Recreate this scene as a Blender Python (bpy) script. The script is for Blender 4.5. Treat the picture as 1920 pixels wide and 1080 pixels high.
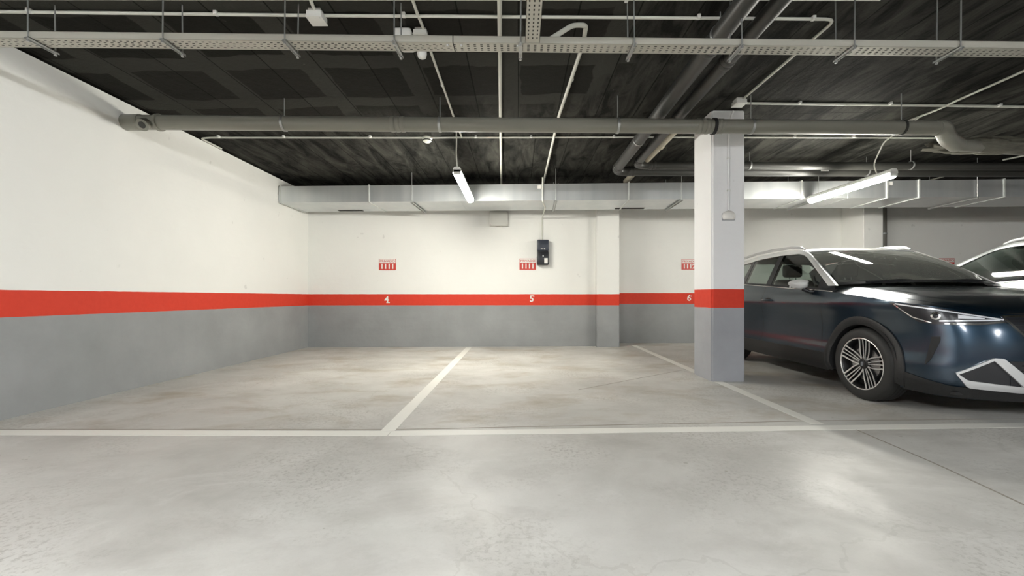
import bpy, bmesh, math, random
from mathutils import Vector, Matrix
random.seed(7)
R = math.radians
S = bpy.context.scene
COL = S.collection
for o in list(bpy.data.objects): bpy.data.objects.remove(o)

# ------------------------------------------------------------------ camera, world, exposure
F = 800.0; VX = 972.0; VY = 557.0; CH = 0.93
cam_d = bpy.data.cameras.new('camera'); cam = bpy.data.objects.new('camera', cam_d); COL.objects.link(cam)
cam_d.sensor_width = 36; cam_d.lens = F/1920*36; cam_d.clip_start = 0.05
cam_d.shift_x = -(VX-960)/1920; cam_d.shift_y = (VY-540)/1920
cam.location = (0, 0, CH); cam.rotation_euler = (R(90), 0, 0)
S.camera = cam
w = bpy.data.worlds.new('world'); S.world = w; w.use_nodes = True
w.node_tree.nodes['Background'].inputs[0].default_value = (0.9, 0.95, 1, 1)
w.node_tree.nodes['Background'].inputs[1].default_value = 0.02
S.view_settings.view_transform = 'Standard'; S.view_settings.look = 'None'
S.view_settings.exposure = 2.0; S.view_settings.gamma = 1; S.view_settings.use_curve_mapping = False
LAMP = 45.0          # radiance of the tube lights over the bays
LAMP_AISLE = 115.0    # radiance of the tube lights over the driving aisle

def at(px, py, Y): return Vector(((px-VX)/F*Y, Y, CH-(py-VY)/F*Y))
def ceil_z(X): return 2.89+0.015*(X+3.9)
def ceil_at(px, py, drop=0.0):
    Y = (2.89-CH+0.0585-drop)/((VY-py)/F-0.015*(px-VX)/F)
    return Vector(((px-VX)/F*Y, Y, CH-(py-VY)/F*Y))

# ------------------------------------------------------------------ materials
def mat(name, col=(.8,.8,.8), rough=.5, metal=0, spec=.5, coat=0, coat_rough=.03, emit=None, estr=0,
        var=0, vscale=4, bump=0, bscale=30, rvar=0):
    m = bpy.data.materials.new(name); m.use_nodes = True
    nt = m.node_tree; N = nt.nodes; L = nt.links; b = N['Principled BSDF']
    b.inputs['Base Color'].default_value = (*col, 1); b.inputs['Roughness'].default_value = rough
    b.inputs['Metallic'].default_value = metal; b.inputs['Specular IOR Level'].default_value = spec
    b.inputs['Coat Weight'].default_value = coat; b.inputs['Coat Roughness'].default_value = coat_rough
    if emit: b.inputs['Emission Color'].default_value = (*emit, 1); b.inputs['Emission Strength'].default_value = estr
    tc = N.new('ShaderNodeTexCoord')
    if var or rvar:
        n = N.new('ShaderNodeTexNoise'); n.inputs['Scale'].default_value = vscale; n.inputs['Detail'].default_value = 6
        L.new(tc.outputs['Object'], n.inputs['Vector'])
        if var:
            mx = N.new('ShaderNodeMix'); mx.data_type = 'RGBA'
            mx.inputs[6].default_value = (*[c*(1-var) for c in col], 1); mx.inputs[7].default_value = (*[min(1, c*(1+var)) for c in col], 1)
            L.new(n.outputs[0], mx.inputs[0]); L.new(mx.outputs[2], b.inputs['Base Color'])
        if rvar:
            mr = N.new('ShaderNodeMapRange'); mr.inputs[3].default_value = rough-rvar; mr.inputs[4].default_value = rough+rvar
            L.new(n.outputs[0], mr.inputs[0]); L.new(mr.outputs[0], b.inputs['Roughness'])
    if bump:
        n2 = N.new('ShaderNodeTexNoise'); n2.inputs['Scale'].default_value = bscale; n2.inputs['Detail'].default_value = 4
        L.new(tc.outputs['Object'], n2.inputs['Vector'])
        bp = N.new('ShaderNodeBump'); bp.inputs['Strength'].default_value = bump; bp.inputs['Distance'].default_value = .01
        L.new(n2.outputs[0], bp.inputs['Height']); L.new(bp.outputs[0], b.inputs['Normal'])
    return m

class NT:
    def __init__(s, m): s.nt = m.node_tree; s.N = s.nt.nodes; s.L = s.nt.links; s.b = s.N['Principled BSDF']
    def link(s, a, b): s.L.new(a, b)
    def math(s, op, a, b=None, c=None, clamp=False):
        n = s.N.new('ShaderNodeMath'); n.operation = op; n.use_clamp = clamp
        for i, v in enumerate((a, b, c)):
            if v is None: continue
            if isinstance(v, (int, float)): n.inputs[i].default_value = v
            else: s.L.new(v, n.inputs[i])
        return n.outputs[0]
    def noise(s, vec, scale, detail=5, rough=.5, dist=0):
        n = s.N.new('ShaderNodeTexNoise'); n.inputs['Scale'].default_value = scale; n.inputs['Detail'].default_value = detail
        n.inputs['Roughness'].default_value = rough; n.inputs['Distortion'].default_value = dist
        if vec is not None: s.L.new(vec, n.inputs['Vector'])
        return n.outputs[0]
    def mix(s, f, a, b):
        n = s.N.new('ShaderNodeMix'); n.data_type = 'RGBA'
        for sock, v in ((n.inputs[0], f), (n.inputs[6], a), (n.inputs[7], b)):
            if isinstance(v, (int, float)): sock.default_value = v
            elif isinstance(v, tuple): sock.default_value = (*v, 1)
            else: s.L.new(v, sock)
        return n.outputs[2]
    def ramp(s, v, lo, hi):
        n = s.N.new('ShaderNodeMapRange'); n.inputs[1].default_value = lo; n.inputs[2].default_value = hi
        s.L.new(v, n.inputs[0]); return n.outputs[0]
    def coords(s, scale=None, rot=None):
        t = s.N.new('ShaderNodeTexCoord').outputs['Object']
        if scale is None and rot is None: return t
        m = s.N.new('ShaderNodeMapping')
        if scale: m.inputs['Scale'].default_value = scale
        if rot: m.inputs['Rotation'].default_value = rot
        s.L.new(t, m.inputs['Vector']); return m.outputs[0]
    def bump(s, h, strength, dist=.01):
        b = s.N.new('ShaderNodeBump'); b.inputs['Strength'].default_value = strength; b.inputs['Distance'].default_value = dist
        s.L.new(h, b.inputs['Height']); s.L.new(b.outputs[0], s.b.inputs['Normal'])

def wall_mat(name, z0, z1, white=(.84,.84,.80), grey=(.30,.31,.31)):
    m = bpy.data.materials.new(name); m.use_nodes = True; t = NT(m)
    co = t.coords(); sp = t.N.new('ShaderNodeSeparateXYZ'); t.link(co, sp.inputs[0])
    jig = t.math('MULTIPLY', t.math('SUBTRACT', t.noise(co, 9, 3), .5), .006)
    z = t.math('ADD', sp.outputs[2], jig)
    g = t.noise(co, 1.3, 6, .6); fine = t.noise(co, 25, 3)
    W = t.mix(t.ramp(g, .3, .75), tuple(c*.96 for c in white), white)
    sp_ = t.ramp(t.noise(co, 7, 2, .4), .74, .78)
    W = t.mix(t.math('MULTIPLY', sp_, .25), W, (.35,.34,.32))
    G = t.mix(t.ramp(g, .3, .75), tuple(c*.85 for c in grey), tuple(c*1.12 for c in grey))
    RD = t.mix(fine, (.60,.040,.018), (.68,.055,.027))
    a = t.mix(t.math('GREATER_THAN', z, z0), G, RD)
    c = t.mix(t.math('GREATER_THAN', z, z1), a, W)
    t.link(c, t.b.inputs['Base Color']); t.b.inputs['Roughness'].default_value = .62
    t.b.inputs['Specular IOR Level'].default_value = .3
    wav = t.noise(t.coords((.6,.6,5)), 1.2, 3)
    t.bump(t.math('ADD', t.noise(co, 14, 5), t.math('MULTIPLY', wav, 2.0)), .3, .008)
    return m

M = {}
M['wall'] = wall_mat('wall paint', .775, .985)
M['wall2'] = wall_mat('wall paint right', .79, 1.012)
M['pillar'] = wall_mat('pillar paint', .812, 1.018, white=(.84,.84,.84), grey=(.34,.35,.37))

def floor_mat():
    m = bpy.data.materials.new('polished concrete'); m.use_nodes = True; t = NT(m)
    co = t.coords(); st = t.coords((.7, 1.1, 1)); sp = t.N.new('ShaderNodeSeparateXYZ'); t.link(co, sp.inputs[0])
    big = t.noise(co, .7, 7, .62, .4); mid = t.noise(st, 1.9, 9, .66, .3); fine = t.noise(co, 38, 5, .75); bays = t.ramp(sp.outputs[1], 2.8, 3.2)
    c = t.mix(t.ramp(big, .33, .66), (.405,.395,.362), (.60,.59,.55))
    stain = t.math('MULTIPLY', t.ramp(mid, .50, .68), t.math('ADD', t.math('MULTIPLY', bays, .20), .48))
    c = t.mix(stain, c, t.mix(bays, (.31,.295,.265), (.32,.27,.19)))
    # cloudy pale trowel marks
    c = t.mix(t.math('MULTIPLY', t.ramp(t.noise(st, 2.6, 10, .7, .8), .54, .74), .40), c, (.70,.69,.66))
    # speckle in patches
    pat = t.ramp(t.noise(co, 1.1, 4, .6), .46, .62)
    c = t.mix(t.math('MULTIPLY', t.math('MULTIPLY', t.ramp(fine, .50, .60), pat), .6), c, (.29,.275,.24))
    c = t.mix(t.math('MULTIPLY', t.ramp(t.noise(co, 90, 3, .7), .55, .7), .12), c, (.30,.28,.24))
    # oil drops of uneven size
    for sc_, r_, th_ in ((7.0, .13, .56), (13.0, .16, .60)):
        v = t.N.new('ShaderNodeTexVoronoi'); v.inputs['Scale'].default_value = sc_; t.link(co, v.inputs['Vector'])
        d = t.math('ADD', v.outputs['Distance'], t.math('MULTIPLY', t.noise(co, 30, 2), .10))
        spot = t.math('LESS_THAN', d, r_)
        sel = t.ramp(t.noise(co, 1.4, 2), th_, th_+.05)
        c = t.mix(t.math('MULTIPLY', t.math('MULTIPLY', spot, sel), .5), c, (.25,.225,.18))
    v2 = t.N.new('ShaderNodeTexVoronoi'); v2.feature = 'DISTANCE_TO_EDGE'; v2.inputs['Scale'].default_value = .30
    wv = t.N.new('ShaderNodeVectorMath'); wv.operation = 'ADD'
    nn = t.N.new('ShaderNodeTexNoise'); nn.inputs['Scale'].default_value = 1.6; nn.inputs['Detail'].default_value = 7; t.link(co, nn.inputs['Vector'])
    t.link(co, wv.inputs[0]); t.link(nn.outputs[1], wv.inputs[1]); t.link(wv.outputs[0], v2.inputs['Vector'])
    crack = t.math('LESS_THAN', v2.outputs['Distance'], .0022)
    c = t.mix(t.math('MULTIPLY', crack, .14), c, (.2,.18,.15))
    t.link(c, t.b.inputs['Base Color'])
    r = t.math('ADD', t.math('MULTIPLY', t.ramp(t.noise(co, 1.6, 7, .65), .35, .65), .22), .37)
    t.link(r, t.b.inputs['Roughness']); t.b.inputs['Specular IOR Level'].default_value = .28
    t.bump(t.math('ADD', t.noise(co, 60, 4), t.noise(co, 9, 4)), .12, .004)
    return m
M['floor'] = floor_mat()

def ceiling_mat():
    m = bpy.data.materials.new('dark raw concrete ceiling'); m.use_nodes = True; t = NT(m)
    co = t.coords(); sp = t.N.new('ShaderNodeSeparateXYZ'); t.link(co, sp.inputs[0])
    nn = t.N.new('ShaderNodeTexNoise'); nn.inputs['Scale'].default_value = 2.2; nn.inputs['Detail'].default_value = 5; t.link(co, nn.inputs['Vector'])
    sc = t.N.new('ShaderNodeVectorMath'); sc.operation = 'SCALE'; sc.inputs['Scale'].default_value = .16; t.link(nn.outputs[1], sc.inputs[0])
    ad = t.N.new('ShaderNodeVectorMath'); ad.operation = 'ADD'; t.link(co, ad.inputs[0]); t.link(sc.outputs[0], ad.inputs[1])
    # filler blocks: dark rectangles between lighter ribs
    br = t.N.new('ShaderNodeTexBrick'); br.offset = 0; br.inputs['Scale'].default_value = 1
    br.inputs['Brick Width'].default_value = .86; br.inputs['Row Height'].default_value = .74; br.inputs['Mortar Size'].default_value = .11
    br.inputs['Mortar Smooth'].default_value = .12
    br.inputs['Color1'].default_value = (.017,.017,.014,1); br.inputs['Color2'].default_value = (.024,.023,.020,1); br.inputs['Mortar'].default_value = (.046,.046,.040,1)
    t.link(ad.outputs[0], br.inputs['Vector'])
    streak = t.noise(t.coords((2.2, .55, 1), (0,0,.35)), 2.4, 9, .65, 1.0)
    rough = t.mix(t.ramp(streak, .38, .68), (.012,.012,.0108), (.070,.069,.060))
    far = t.ramp(t.math('ADD', sp.outputs[1], t.math('MULTIPLY', t.noise(co, 1.1, 5), 2.2)), 5.7, 6.0)
    rt = t.ramp(t.math('ADD', sp.outputs[0], t.math('MULTIPLY', t.noise(co, .9, 5), 1.4)), 1.35, 1.45)
    f = t.math('MAXIMUM', far, rt)
    c = t.mix(f, br.outputs[0], rough)
    # board seams along the depth
    b2 = t.N.new('ShaderNodeTexBrick'); b2.offset = .5; b2.inputs['Scale'].default_value = 1
    b2.inputs['Brick Width'].default_value = .43; b2.inputs['Row Height'].default_value = 2.4; b2.inputs['Mortar Size'].default_value = .006
    b2.inputs['Color1'].default_value = (1,1,1,1); b2.inputs['Color2'].default_value = (.72,.72,.72,1); b2.inputs['Mortar'].default_value = (.12,.12,.12,1)
    t.link(co, b2.inputs['Vector'])
    mu = t.N.new('ShaderNodeMix'); mu.data_type = 'RGBA'; mu.blend_type = 'MULTIPLY'; mu.inputs[0].default_value = .8
    t.link(c, mu.inputs[6]); t.link(b2.outputs[0], mu.inputs[7]); c = mu.outputs[2]
    sp2 = t.ramp(t.noise(co, 9, 6, .7), .68, .74)
    c = t.mix(t.math('MULTIPLY', sp2, .35), c, (.16,.155,.14))
    t.link(c, t.b.inputs['Base Color']); t.b.inputs['Roughness'].default_value = .8; t.b.inputs['Specular IOR Level'].default_value = .06
    t.bump(t.math('ADD', streak, t.noise(co, 12, 6, .7)), .5, .02)
    return m
M['ceiling'] = ceiling_mat()

def paint_line_mat():
    m = bpy.data.materials.new('worn white road paint'); m.use_nodes = True; t = NT(m); co = t.coords()
    c = t.mix(t.ramp(t.noise(co, 18, 8, .75), .62, .78), (.74,.73,.67), (.52,.50,.44))
    t.link(c, t.b.inputs['Base Color']); t.b.inputs['Roughness'].default_value = .5
    return m
M['line'] = paint_line_mat()

def galv_mat():
    m = bpy.data.materials.new('galvanised sheet'); m.use_nodes = True; t = NT(m)
    co = t.coords((1.6, 1, .05)); n = t.noise(co, 3.5, 3, .5); f = t.noise(t.coords(), 8, 7, .7)
    c = t.mix(t.ramp(n, .3, .7), (.58,.61,.62), (.68,.70,.70)); c = t.mix(t.math('MULTIPLY', t.ramp(f, .6, .75), .12), c, (.75,.77,.77))
    t.link(c, t.b.inputs['Base Color']); t.b.inputs['Metallic'].default_value = .72
    r = t.math('ADD', t.math('MULTIPLY', n, .14), .26); t.link(r, t.b.inputs['Roughness'])
    return m
M['galv'] = galv_mat()

def glass_mat(name, tint=(.55,.62,.60), base_ref=.06, haze=0):
    m = bpy.data.materials.new(name); m.use_nodes = True; nt = m.node_tree; N = nt.nodes; L = nt.links
    N.remove(N['Principled BSDF']); out = N['Material Output']
    tr = N.new('ShaderNodeBsdfTransparent'); tr.inputs[0].default_value = (*tint, 1)
    gl = N.new('ShaderNodeBsdfGlossy'); gl.inputs['Roughness'].default_value = .03
    fr = N.new('ShaderNodeFresnel'); fr.inputs[0].default_value = 1.5
    ml = N.new('ShaderNodeMath'); ml.operation = 'MULTIPLY_ADD'; ml.inputs[1].default_value = 1.2; ml.inputs[2].default_value = base_ref-.04; ml.use_clamp = True
    mx = N.new('ShaderNodeMixShader')
    L.new(fr.outputs[0], ml.inputs[0]); L.new(ml.outputs[0], mx.inputs[0]); L.new(tr.outputs[0], mx.inputs[1]); L.new(gl.outputs[0], mx.inputs[2]); L.new(mx.outputs[0], out.inputs[0])
    if haze:  # pale diffuse and translucent layer mixed in so the pane looks milky
        df = N.new('ShaderNodeBsdfDiffuse'); df.inputs[0].default_value = (.62,.64,.58,1)
        tl = N.new('ShaderNodeBsdfTranslucent'); tl.inputs[0].default_value = (.62,.66,.60,1)
        m1 = N.new('ShaderNodeMixShader'); L.new(df.outputs[0], m1.inputs[1]); L.new(tl.outputs[0], m1.inputs[2])
        m2 = N.new('ShaderNodeMixShader'); m2.inputs[0].default_value = haze; L.new(mx.outputs[0], m2.inputs[1]); L.new(m1.outputs[0], m2.inputs[2]); L.new(m2.outputs[0], out.inputs[0])
    return m
M['windshield'] = glass_mat('windshield glass', (.90,.95,.92), .12, .30)
M['side_glass'] = glass_mat('tinted side glass', (.44,.52,.49), .07)
M['lamp_glass'] = glass_mat('clear lamp cover', (.9,.93,.95), .05)

M['tray'] = mat('painted tray metal', (.47,.46,.40), .42, .2, var=.08, vscale=3)
M['flange'] = mat('flange steel', (.58,.60,.58), .45, .2)
M['hole'] = mat('dark slot', (.03,.03,.027), .8)
M['steel'] = mat('zinc rod', (.50,.51,.50), .38, .8)
M['pvc_grey'] = mat('grey drain pvc', (.235,.23,.195), .33, 0, .5, var=.10, vscale=1.5)
M['pvc_dark'] = mat('dark drain pipe', (.038,.038,.034), .42, 0, .5, var=.15, vscale=2)
M['pvc_tan'] = mat('tan pipe', (.50,.46,.36), .45, var=.1)
M['conduit'] = mat('white conduit', (.62,.62,.55), .42, var=.05)
M['white_plastic'] = mat('white plastic', (.74,.74,.70), .4)
M['offwhite'] = mat('painted box', (.56,.56,.52), .5, var=.04)
M['black_plastic'] = mat('black plastic', (.012,.013,.016), .28)
M['black_matte'] = mat('matt black', (.012,.012,.012), .75)
M['rubber'] = mat('tyre rubber', (.018,.018,.017), .62, bump=.1, bscale=80)
M['sign_red'] = mat('sign red', (.55,.05,.035), .45)
M['sign_white'] = mat('sign white', (.80,.78,.74), .45)
M['num_white'] = mat('number white', (.82,.82,.76), .6)
M['lamp_on'] = mat('lit diffuser', (.9,.9,.9), .4, emit=(1,.97,.88), estr=LAMP)
M['lamp_bay6'] = mat('lit diffuser bay 6', (.9,.9,.9), .4, emit=(1,.97,.88), estr=LAMP*1.18)
M['lamp_aisle'] = mat('lit diffuser aisle', (.9,.9,.9), .4, emit=(.96,.98,1), estr=LAMP_AISLE)
M['foam'] = mat('sprayed foam', (.13,.125,.10), .9, bump=1, bscale=14, var=.3, vscale=9)
M['car_blue'] = mat('dark blue metallic paint', (.0085,.026,.046), .30, .8, coat=1, coat_rough=.14)
M['car_silver'] = mat('silver paint', (.30,.315,.315), .36, .5, coat=.6, coat_rough=.18)
M['car_white'] = mat('white paint', (.70,.71,.70), .3, .1, coat=1, coat_rough=.05)
M['trim_silver'] = mat('silver trim', (.60,.61,.61), .34, .35, coat=.4)
M['cladding'] = mat('grained black cladding', (.012,.0125,.013), .5, bump=.15, bscale=120)
M['chrome'] = mat('chrome', (.82,.83,.82), .12, 1)
M['machined'] = mat('machined alloy', (.78,.77,.74), .34, .8)
M['alloy_dark'] = mat('dark alloy', (.02,.02,.02), .35, .3)
M['disc'] = mat('brake disc', (.35,.34,.33), .35, .9)
M['interior'] = mat('dark upholstery', (.055,.055,.052), .8, bump=.3, bscale=60)
M['interior_light'] = mat('pale headliner', (.65,.65,.62), .9)
M['orange'] = mat('amber lens', (.5,.15,.02), .3)
M['red_lens'] = mat('red lens', (.35,.01,.01), .2, coat=1)
M['lens_white'] = mat('headlamp light guide', (.85,.88,.92), .2, .2)
M['mirror'] = mat('mirror glass', (.8,.8,.8), .02, 1)

# ------------------------------------------------------------------ helpers
def obj(name, bm, m, parent=None, smooth=False, recalc=True):
    me = bpy.data.meshes.new(name)
    if recalc: bmesh.ops.recalc_face_normals(bm, faces=bm.faces)
    bm.to_mesh(me); bm.free()
    o = bpy.data.objects.new(name, me); COL.objects.link(o)
    for k in (m if isinstance(m, (list, tuple)) else [m]): me.materials.append(M[k] if isinstance(k, str) else k)
    if smooth:
        for p in me.polygons: p.use_smooth = True
        try: me.set_sharp_from_angle(angle=R(smooth if smooth is not True else 35))
        except Exception: pass
    if parent: o.parent = parent
    return o
def thing(name, label, cat, loc=(0,0,0), rz=0, group=None):
    o = bpy.data.objects.new(name, None); COL.objects.link(o); o.empty_display_size = .1
    o.location = loc; o.rotation_euler = (0, 0, rz); return tag(o, label, cat, group)
def tag(o, label, cat, group=None):
    o['label'] = label; o['category'] = cat
    if group: o['group'] = group
    return o
def struct(o, label=None, cat=None):
    o['kind'] = 'structure'
    if label: o['label'] = label
    if cat: o['category'] = cat
    return o
def box(bm, x0, x1, y0, y1, z0, z1, bev=0, seg=2):
    r = bmesh.ops.create_cube(bm, size=1); vs = r['verts']
    for v in vs: v.co = Vector(((x0+x1)/2+v.co.x*(x1-x0), (y0+y1)/2+v.co.y*(y1-y0), (z0+z1)/2+v.co.z*(z1-z0)))
    if bev:
        es = list({e for v in vs for e in v.link_edges})
        bmesh.ops.bevel(bm, geom=es, offset=bev, segments=seg, affect='EDGES', profile=.5)
def bxm(*a, **k):
    bm = bmesh.new(); box(bm, *a, **k); return bm
def beam(bm, A, B, wd, ht, up=Vector((0,0,1))):
    """rectangular bar from A to B, wd wide sideways, ht tall"""
    A = Vector(A); B = Vector(B); d = (B-A).normalized(); s = d.cross(up)
    if s.length < 1e-4: s = d.cross(Vector((0,1,0)))
    s.normalize(); u = s.cross(d)
    vs = [bm.verts.new(P+s*a*wd/2+u*b*ht/2) for P in (A, B) for a, b in ((-1,-1),(1,-1),(1,1),(-1,1))]
    for f in ((0,1,2,3),(7,6,5,4),(0,4,5,1),(1,5,6,2),(2,6,7,3),(3,7,4,0)): bm.faces.new([vs[i] for i in f])
def round_path(pts, rad, n=5):
    pts = [Vector(p) for p in pts]; out = [pts[0]]
    for i in range(1, len(pts)-1):
        a, b, c = pts[i-1], pts[i], pts[i+1]; l = min(rad, (a-b).length*.45, (c-b).length*.45)
        p = b+(a-b).normalized()*l; q = b+(c-b).normalized()*l
        for k in range(n+1):
            t = k/n; out.append(p*(1-t)**2+b*2*t*(1-t)+q*t*t)
    out.append(pts[-1]); return out
def tube(bm, pts, r, seg=10, rad=0, caps=True):
    pts = round_path(pts, rad) if rad else [Vector(p) for p in pts]
    n = len(pts); rings = []; prev = None
    for i, p in enumerate(pts):
        d = (pts[min(i+1, n-1)]-pts[max(i-1, 0)]).normalized()
        if prev is None:
            a = d.orthogonal().normalized()
        else:
            a = (prev-d*prev.dot(d)).normalized()
        prev = a; b = d.cross(a); rr = r[i] if isinstance(r, (list, tuple)) else r
        rings.append([bm.verts.new(p+(a*math.cos(2*math.pi*k/seg)+b*math.sin(2*math.pi*k/seg))*rr) for k in range(seg)])
    for i in range(n-1):
        for k in range(seg):
            bm.faces.new((rings[i][k], rings[i][(k+1)%seg], rings[i+1][(k+1)%seg], rings[i+1][k]))
    if caps:
        bm.faces.new(rings[0][::-1]); bm.faces.new(rings[-1])
def tbm(*a, **k):
    bm = bmesh.new(); tube(bm, *a, **k); return bm
def lathe(bm, prof, axis='z', seg=32, c=(0,0,0), close=True):
    """prof: list of (radius, height along axis)"""
    c = Vector(c); rings = []
    for r, h in prof:
        ring = []
        for k in range(seg):
            a = 2*math.pi*k/seg; x, y = r*math.cos(a), r*math.sin(a)
            v = {'z': (x, y, h), 'x': (h, x, y), 'y': (y, h, x)}[axis]
            ring.append(bm.verts.new(c+Vector(v)))
        rings.append(ring)
    for i in range(len(rings)-1):
        for k in range(seg): bm.faces.new((rings[i][k], rings[i][(k+1)%seg], rings[i+1][(k+1)%seg], rings[i+1][k]))
    if close:
        bm.faces.new(rings[0][::-1]); bm.faces.new(rings[-1])
def prism(bm, poly, fn, d):
    """poly: 2D outline; fn(a,b,t) -> Vector; d = thickness parameter"""
    lo = [bm.verts.new(fn(a, b, 0)) for a, b in poly]; hi = [bm.verts.new(fn(a, b, d)) for a, b in poly]
    n = len(poly); bm.faces.new(lo[::-1]); bm.faces.new(hi)
    for i in range(n): bm.faces.new((lo[i], lo[(i+1)%n], hi[(i+1)%n], hi[i]))
def text_obj(name, body, size, loc, m, parent=None, rot=(R(90),0,0), offset=0, extrude=.0015, sx=1):
    cu = bpy.data.curves.new(name, 'FONT'); cu.body = body; cu.size = size; cu.align_x = 'CENTER'; cu.align_y = 'CENTER'
    cu.extrude = extrude; cu.offset = offset
    t = bpy.data.objects.new(name+'_curve', cu); COL.objects.link(t); bpy.context.view_layer.update()
    me = bpy.data.meshes.new_from_object(t.evaluated_get(bpy.context.evaluated_depsgraph_get()))
    bpy.data.objects.remove(t); me.name = name
    me.transform(Matrix.Translation(Vector(loc)) @ Matrix.Rotation(rot[2], 4, 'Z') @ Matrix.Rotation(rot[0], 4, 'X') @ Matrix.Diagonal((sx, 1, 1, 1)))
    o = bpy.data.objects.new(name, me); COL.objects.link(o); me.materials.clear(); me.materials.append(M[m])
    if parent: o.parent = parent
    return o
def copy_tree(o, parent=None):
    c = o.copy(); COL.objects.link(c); c.parent = parent
    for ch in list(o.children): copy_tree(ch, c)
    return c
ORD = ['first','second','third','fourth','fifth','sixth','seventh','eighth','ninth','tenth','eleventh','twelfth']

# ------------------------------------------------------------------ room shell
XR, YB = 13.5, -8.0
YW, YW2 = 7.91, 8.65
struct(obj('floor', bxm(-4.1, XR+.2, YB-.2, 8.85, -.12, 0), 'floor'))
bm = bmesh.new(); box(bm, -4.1, XR+.2, YB-.2, 8.9, 0, .14)
for v in bm.verts: v.co.z += ceil_z(v.co.x)
struct(obj('ceiling', bm, 'ceiling'))
struct(obj('wall_left', bxm(-4.1, -3.9, YB, 8.85, 0, 2.86), 'wall'))
bm = bmesh.new(); prism(bm, [(-3.9,7.91),(1.46,8.08),(1.46,8.85),(-3.9,8.85)], lambda a,b,t: Vector((a,b,t)), 2.885)
struct(obj('wall_back', bm, 'wall'))
struct(obj('wall_back_right', bxm(1.89, XR, YW2, 8.85, 0, 2.93), 'wall2'))
struct(obj('wall_right', bxm(XR, XR+.2, YB, 8.85, 0, 3.1), 'wall2'))
struct(obj('wall_front', bxm(-3.9, XR, YB-.2, YB, 0, 2.86), 'wall2'))
def col_bm(x0, x1, y0, y1, top, bev=.012):
    bm = bmesh.new(); box(bm, x0, x1, y0, y1, 0, top)
    es = [e for e in bm.edges if abs((e.verts[0].co-e.verts[1].co).z) > .5]
    bmesh.ops.bevel(bm, geom=es, offset=bev, segments=3, affect='EDGES'); return bm
def pilaster(x0, x1, y0, y1, m, label):
    o = obj('pilaster', col_bm(x0, x1, y0, y1, ceil_z(x0)-.002), m); struct(o, label, 'pilaster'); return o
pilaster(1.462, 1.888, 7.96, 8.80, 'wall', 'white wall pilaster with red band between bays 5 and 6')
pilaster(6.55, 6.93, 8.10, 8.649, 'wall2', 'white wall pilaster behind the parked dark car')
# free-standing pillar
px0, px1, py0, py1 = 2.125, 2.492, 4.69, 5.17
o = obj('pillar', col_bm(px0, px1, py0, py1, ceil_z(px0)-.002, .018), 'pillar', smooth=30)
tag(o, 'square concrete pillar painted white, red and grey beside the dark car', 'pillar')

# floor lines
def floor_strip(name, pts, wd, label):
    bm = bmesh.new()
    A, B = Vector(pts[0]), Vector(pts[1]); n = 40; d = (B-A).normalized(); s = Vector((-d.y, d.x, 0))*wd/2
    lo = []; hi = []
    for i in range(n+1):
        p = A.lerp(B, i/n); j = random.uniform(-.0015,.0015)
        lo.append((bm.verts.new(p-s*(1+j*20)), bm.verts.new(p+s*(1+j*20))))
    for i in range(n): bm.faces.new((lo[i][0], lo[i][1], lo[i+1][1], lo[i+1][0]))
    r = bmesh.ops.extrude_face_region(bm, geom=bm.faces[:])
    for v in r['geom']:
        if isinstance(v, bmesh.types.BMVert): v.co.z += .0015
    tag(obj(name, bm, 'line'), label, 'floor line'); return
def fl(px, py, z=.0004):
    Y = CH*F/(py-VY); return Vector(((px-VX)/F*Y, Y, z))
floor_strip('parking_line', (Vector((-3.88,2.925,.0004)), fl(730,813)), .105, 'white floor line closing off the leftmost bay at the aisle')
floor_strip('parking_line', (fl(731,813), fl(1920,793.5)+Vector((4,.12,0))), .105, 'long white floor line running along the aisle in front of pillar and cars')
floor_strip('parking_line', (fl(879,651.5), fl(727,808)), .10, 'white floor line dividing bay 4 from bay 5')
a = fl(1188,647.5); b = fl(1533,795.5)
floor_strip('parking_line', (a, b), .10, 'white floor line passing under the pillar between bays 5 and 6')
floor_strip('parking_line', (Vector((5.05,8.5,.0004)), Vector((5.08,3.2,.0004))), .10, 'white floor line between the dark car and the silver car')

def joint(pts, wd, label):
    bm = bmesh.new(); P = round_path(pts, .1); L_ = []
    for i in range(len(P)):
        d = (P[min(i+1,len(P)-1)]-P[max(i-1,0)]).normalized(); s_ = Vector((-d.y,d.x,0))*wd/2
        L_.append((bm.verts.new(P[i]-s_), bm.verts.new(P[i]+s_)))
    for a, b in zip(L_, L_[1:]): bm.faces.new((a[0], a[1], b[1], b[0]))
    r = bmesh.ops.extrude_face_region(bm, geom=bm.faces[:])
    for v in r['geom']:
        if isinstance(v, bmesh.types.BMVert): v.co.z += .0006
    struct(obj('floor_joint', bm, 'joint'), label, 'floor joint')
M['joint'] = mat('dirty floor joint', (.27,.245,.20), .7, var=.3, vscale=6)
joint([fl(-200,805), fl(735,805.5), fl(1535,789), fl(2300,782)], .012, 'sawn joint in the concrete behind the long white line')
joint([fl(1592,800), fl(1760,872), fl(1960,965)], .012, 'sawn joint in the concrete at the lower right')
joint([fl(1085,731), fl(1210,707), fl(1300,690)], .010, 'fine joint in the floor of bay 5 reaching to the pillar')

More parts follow.
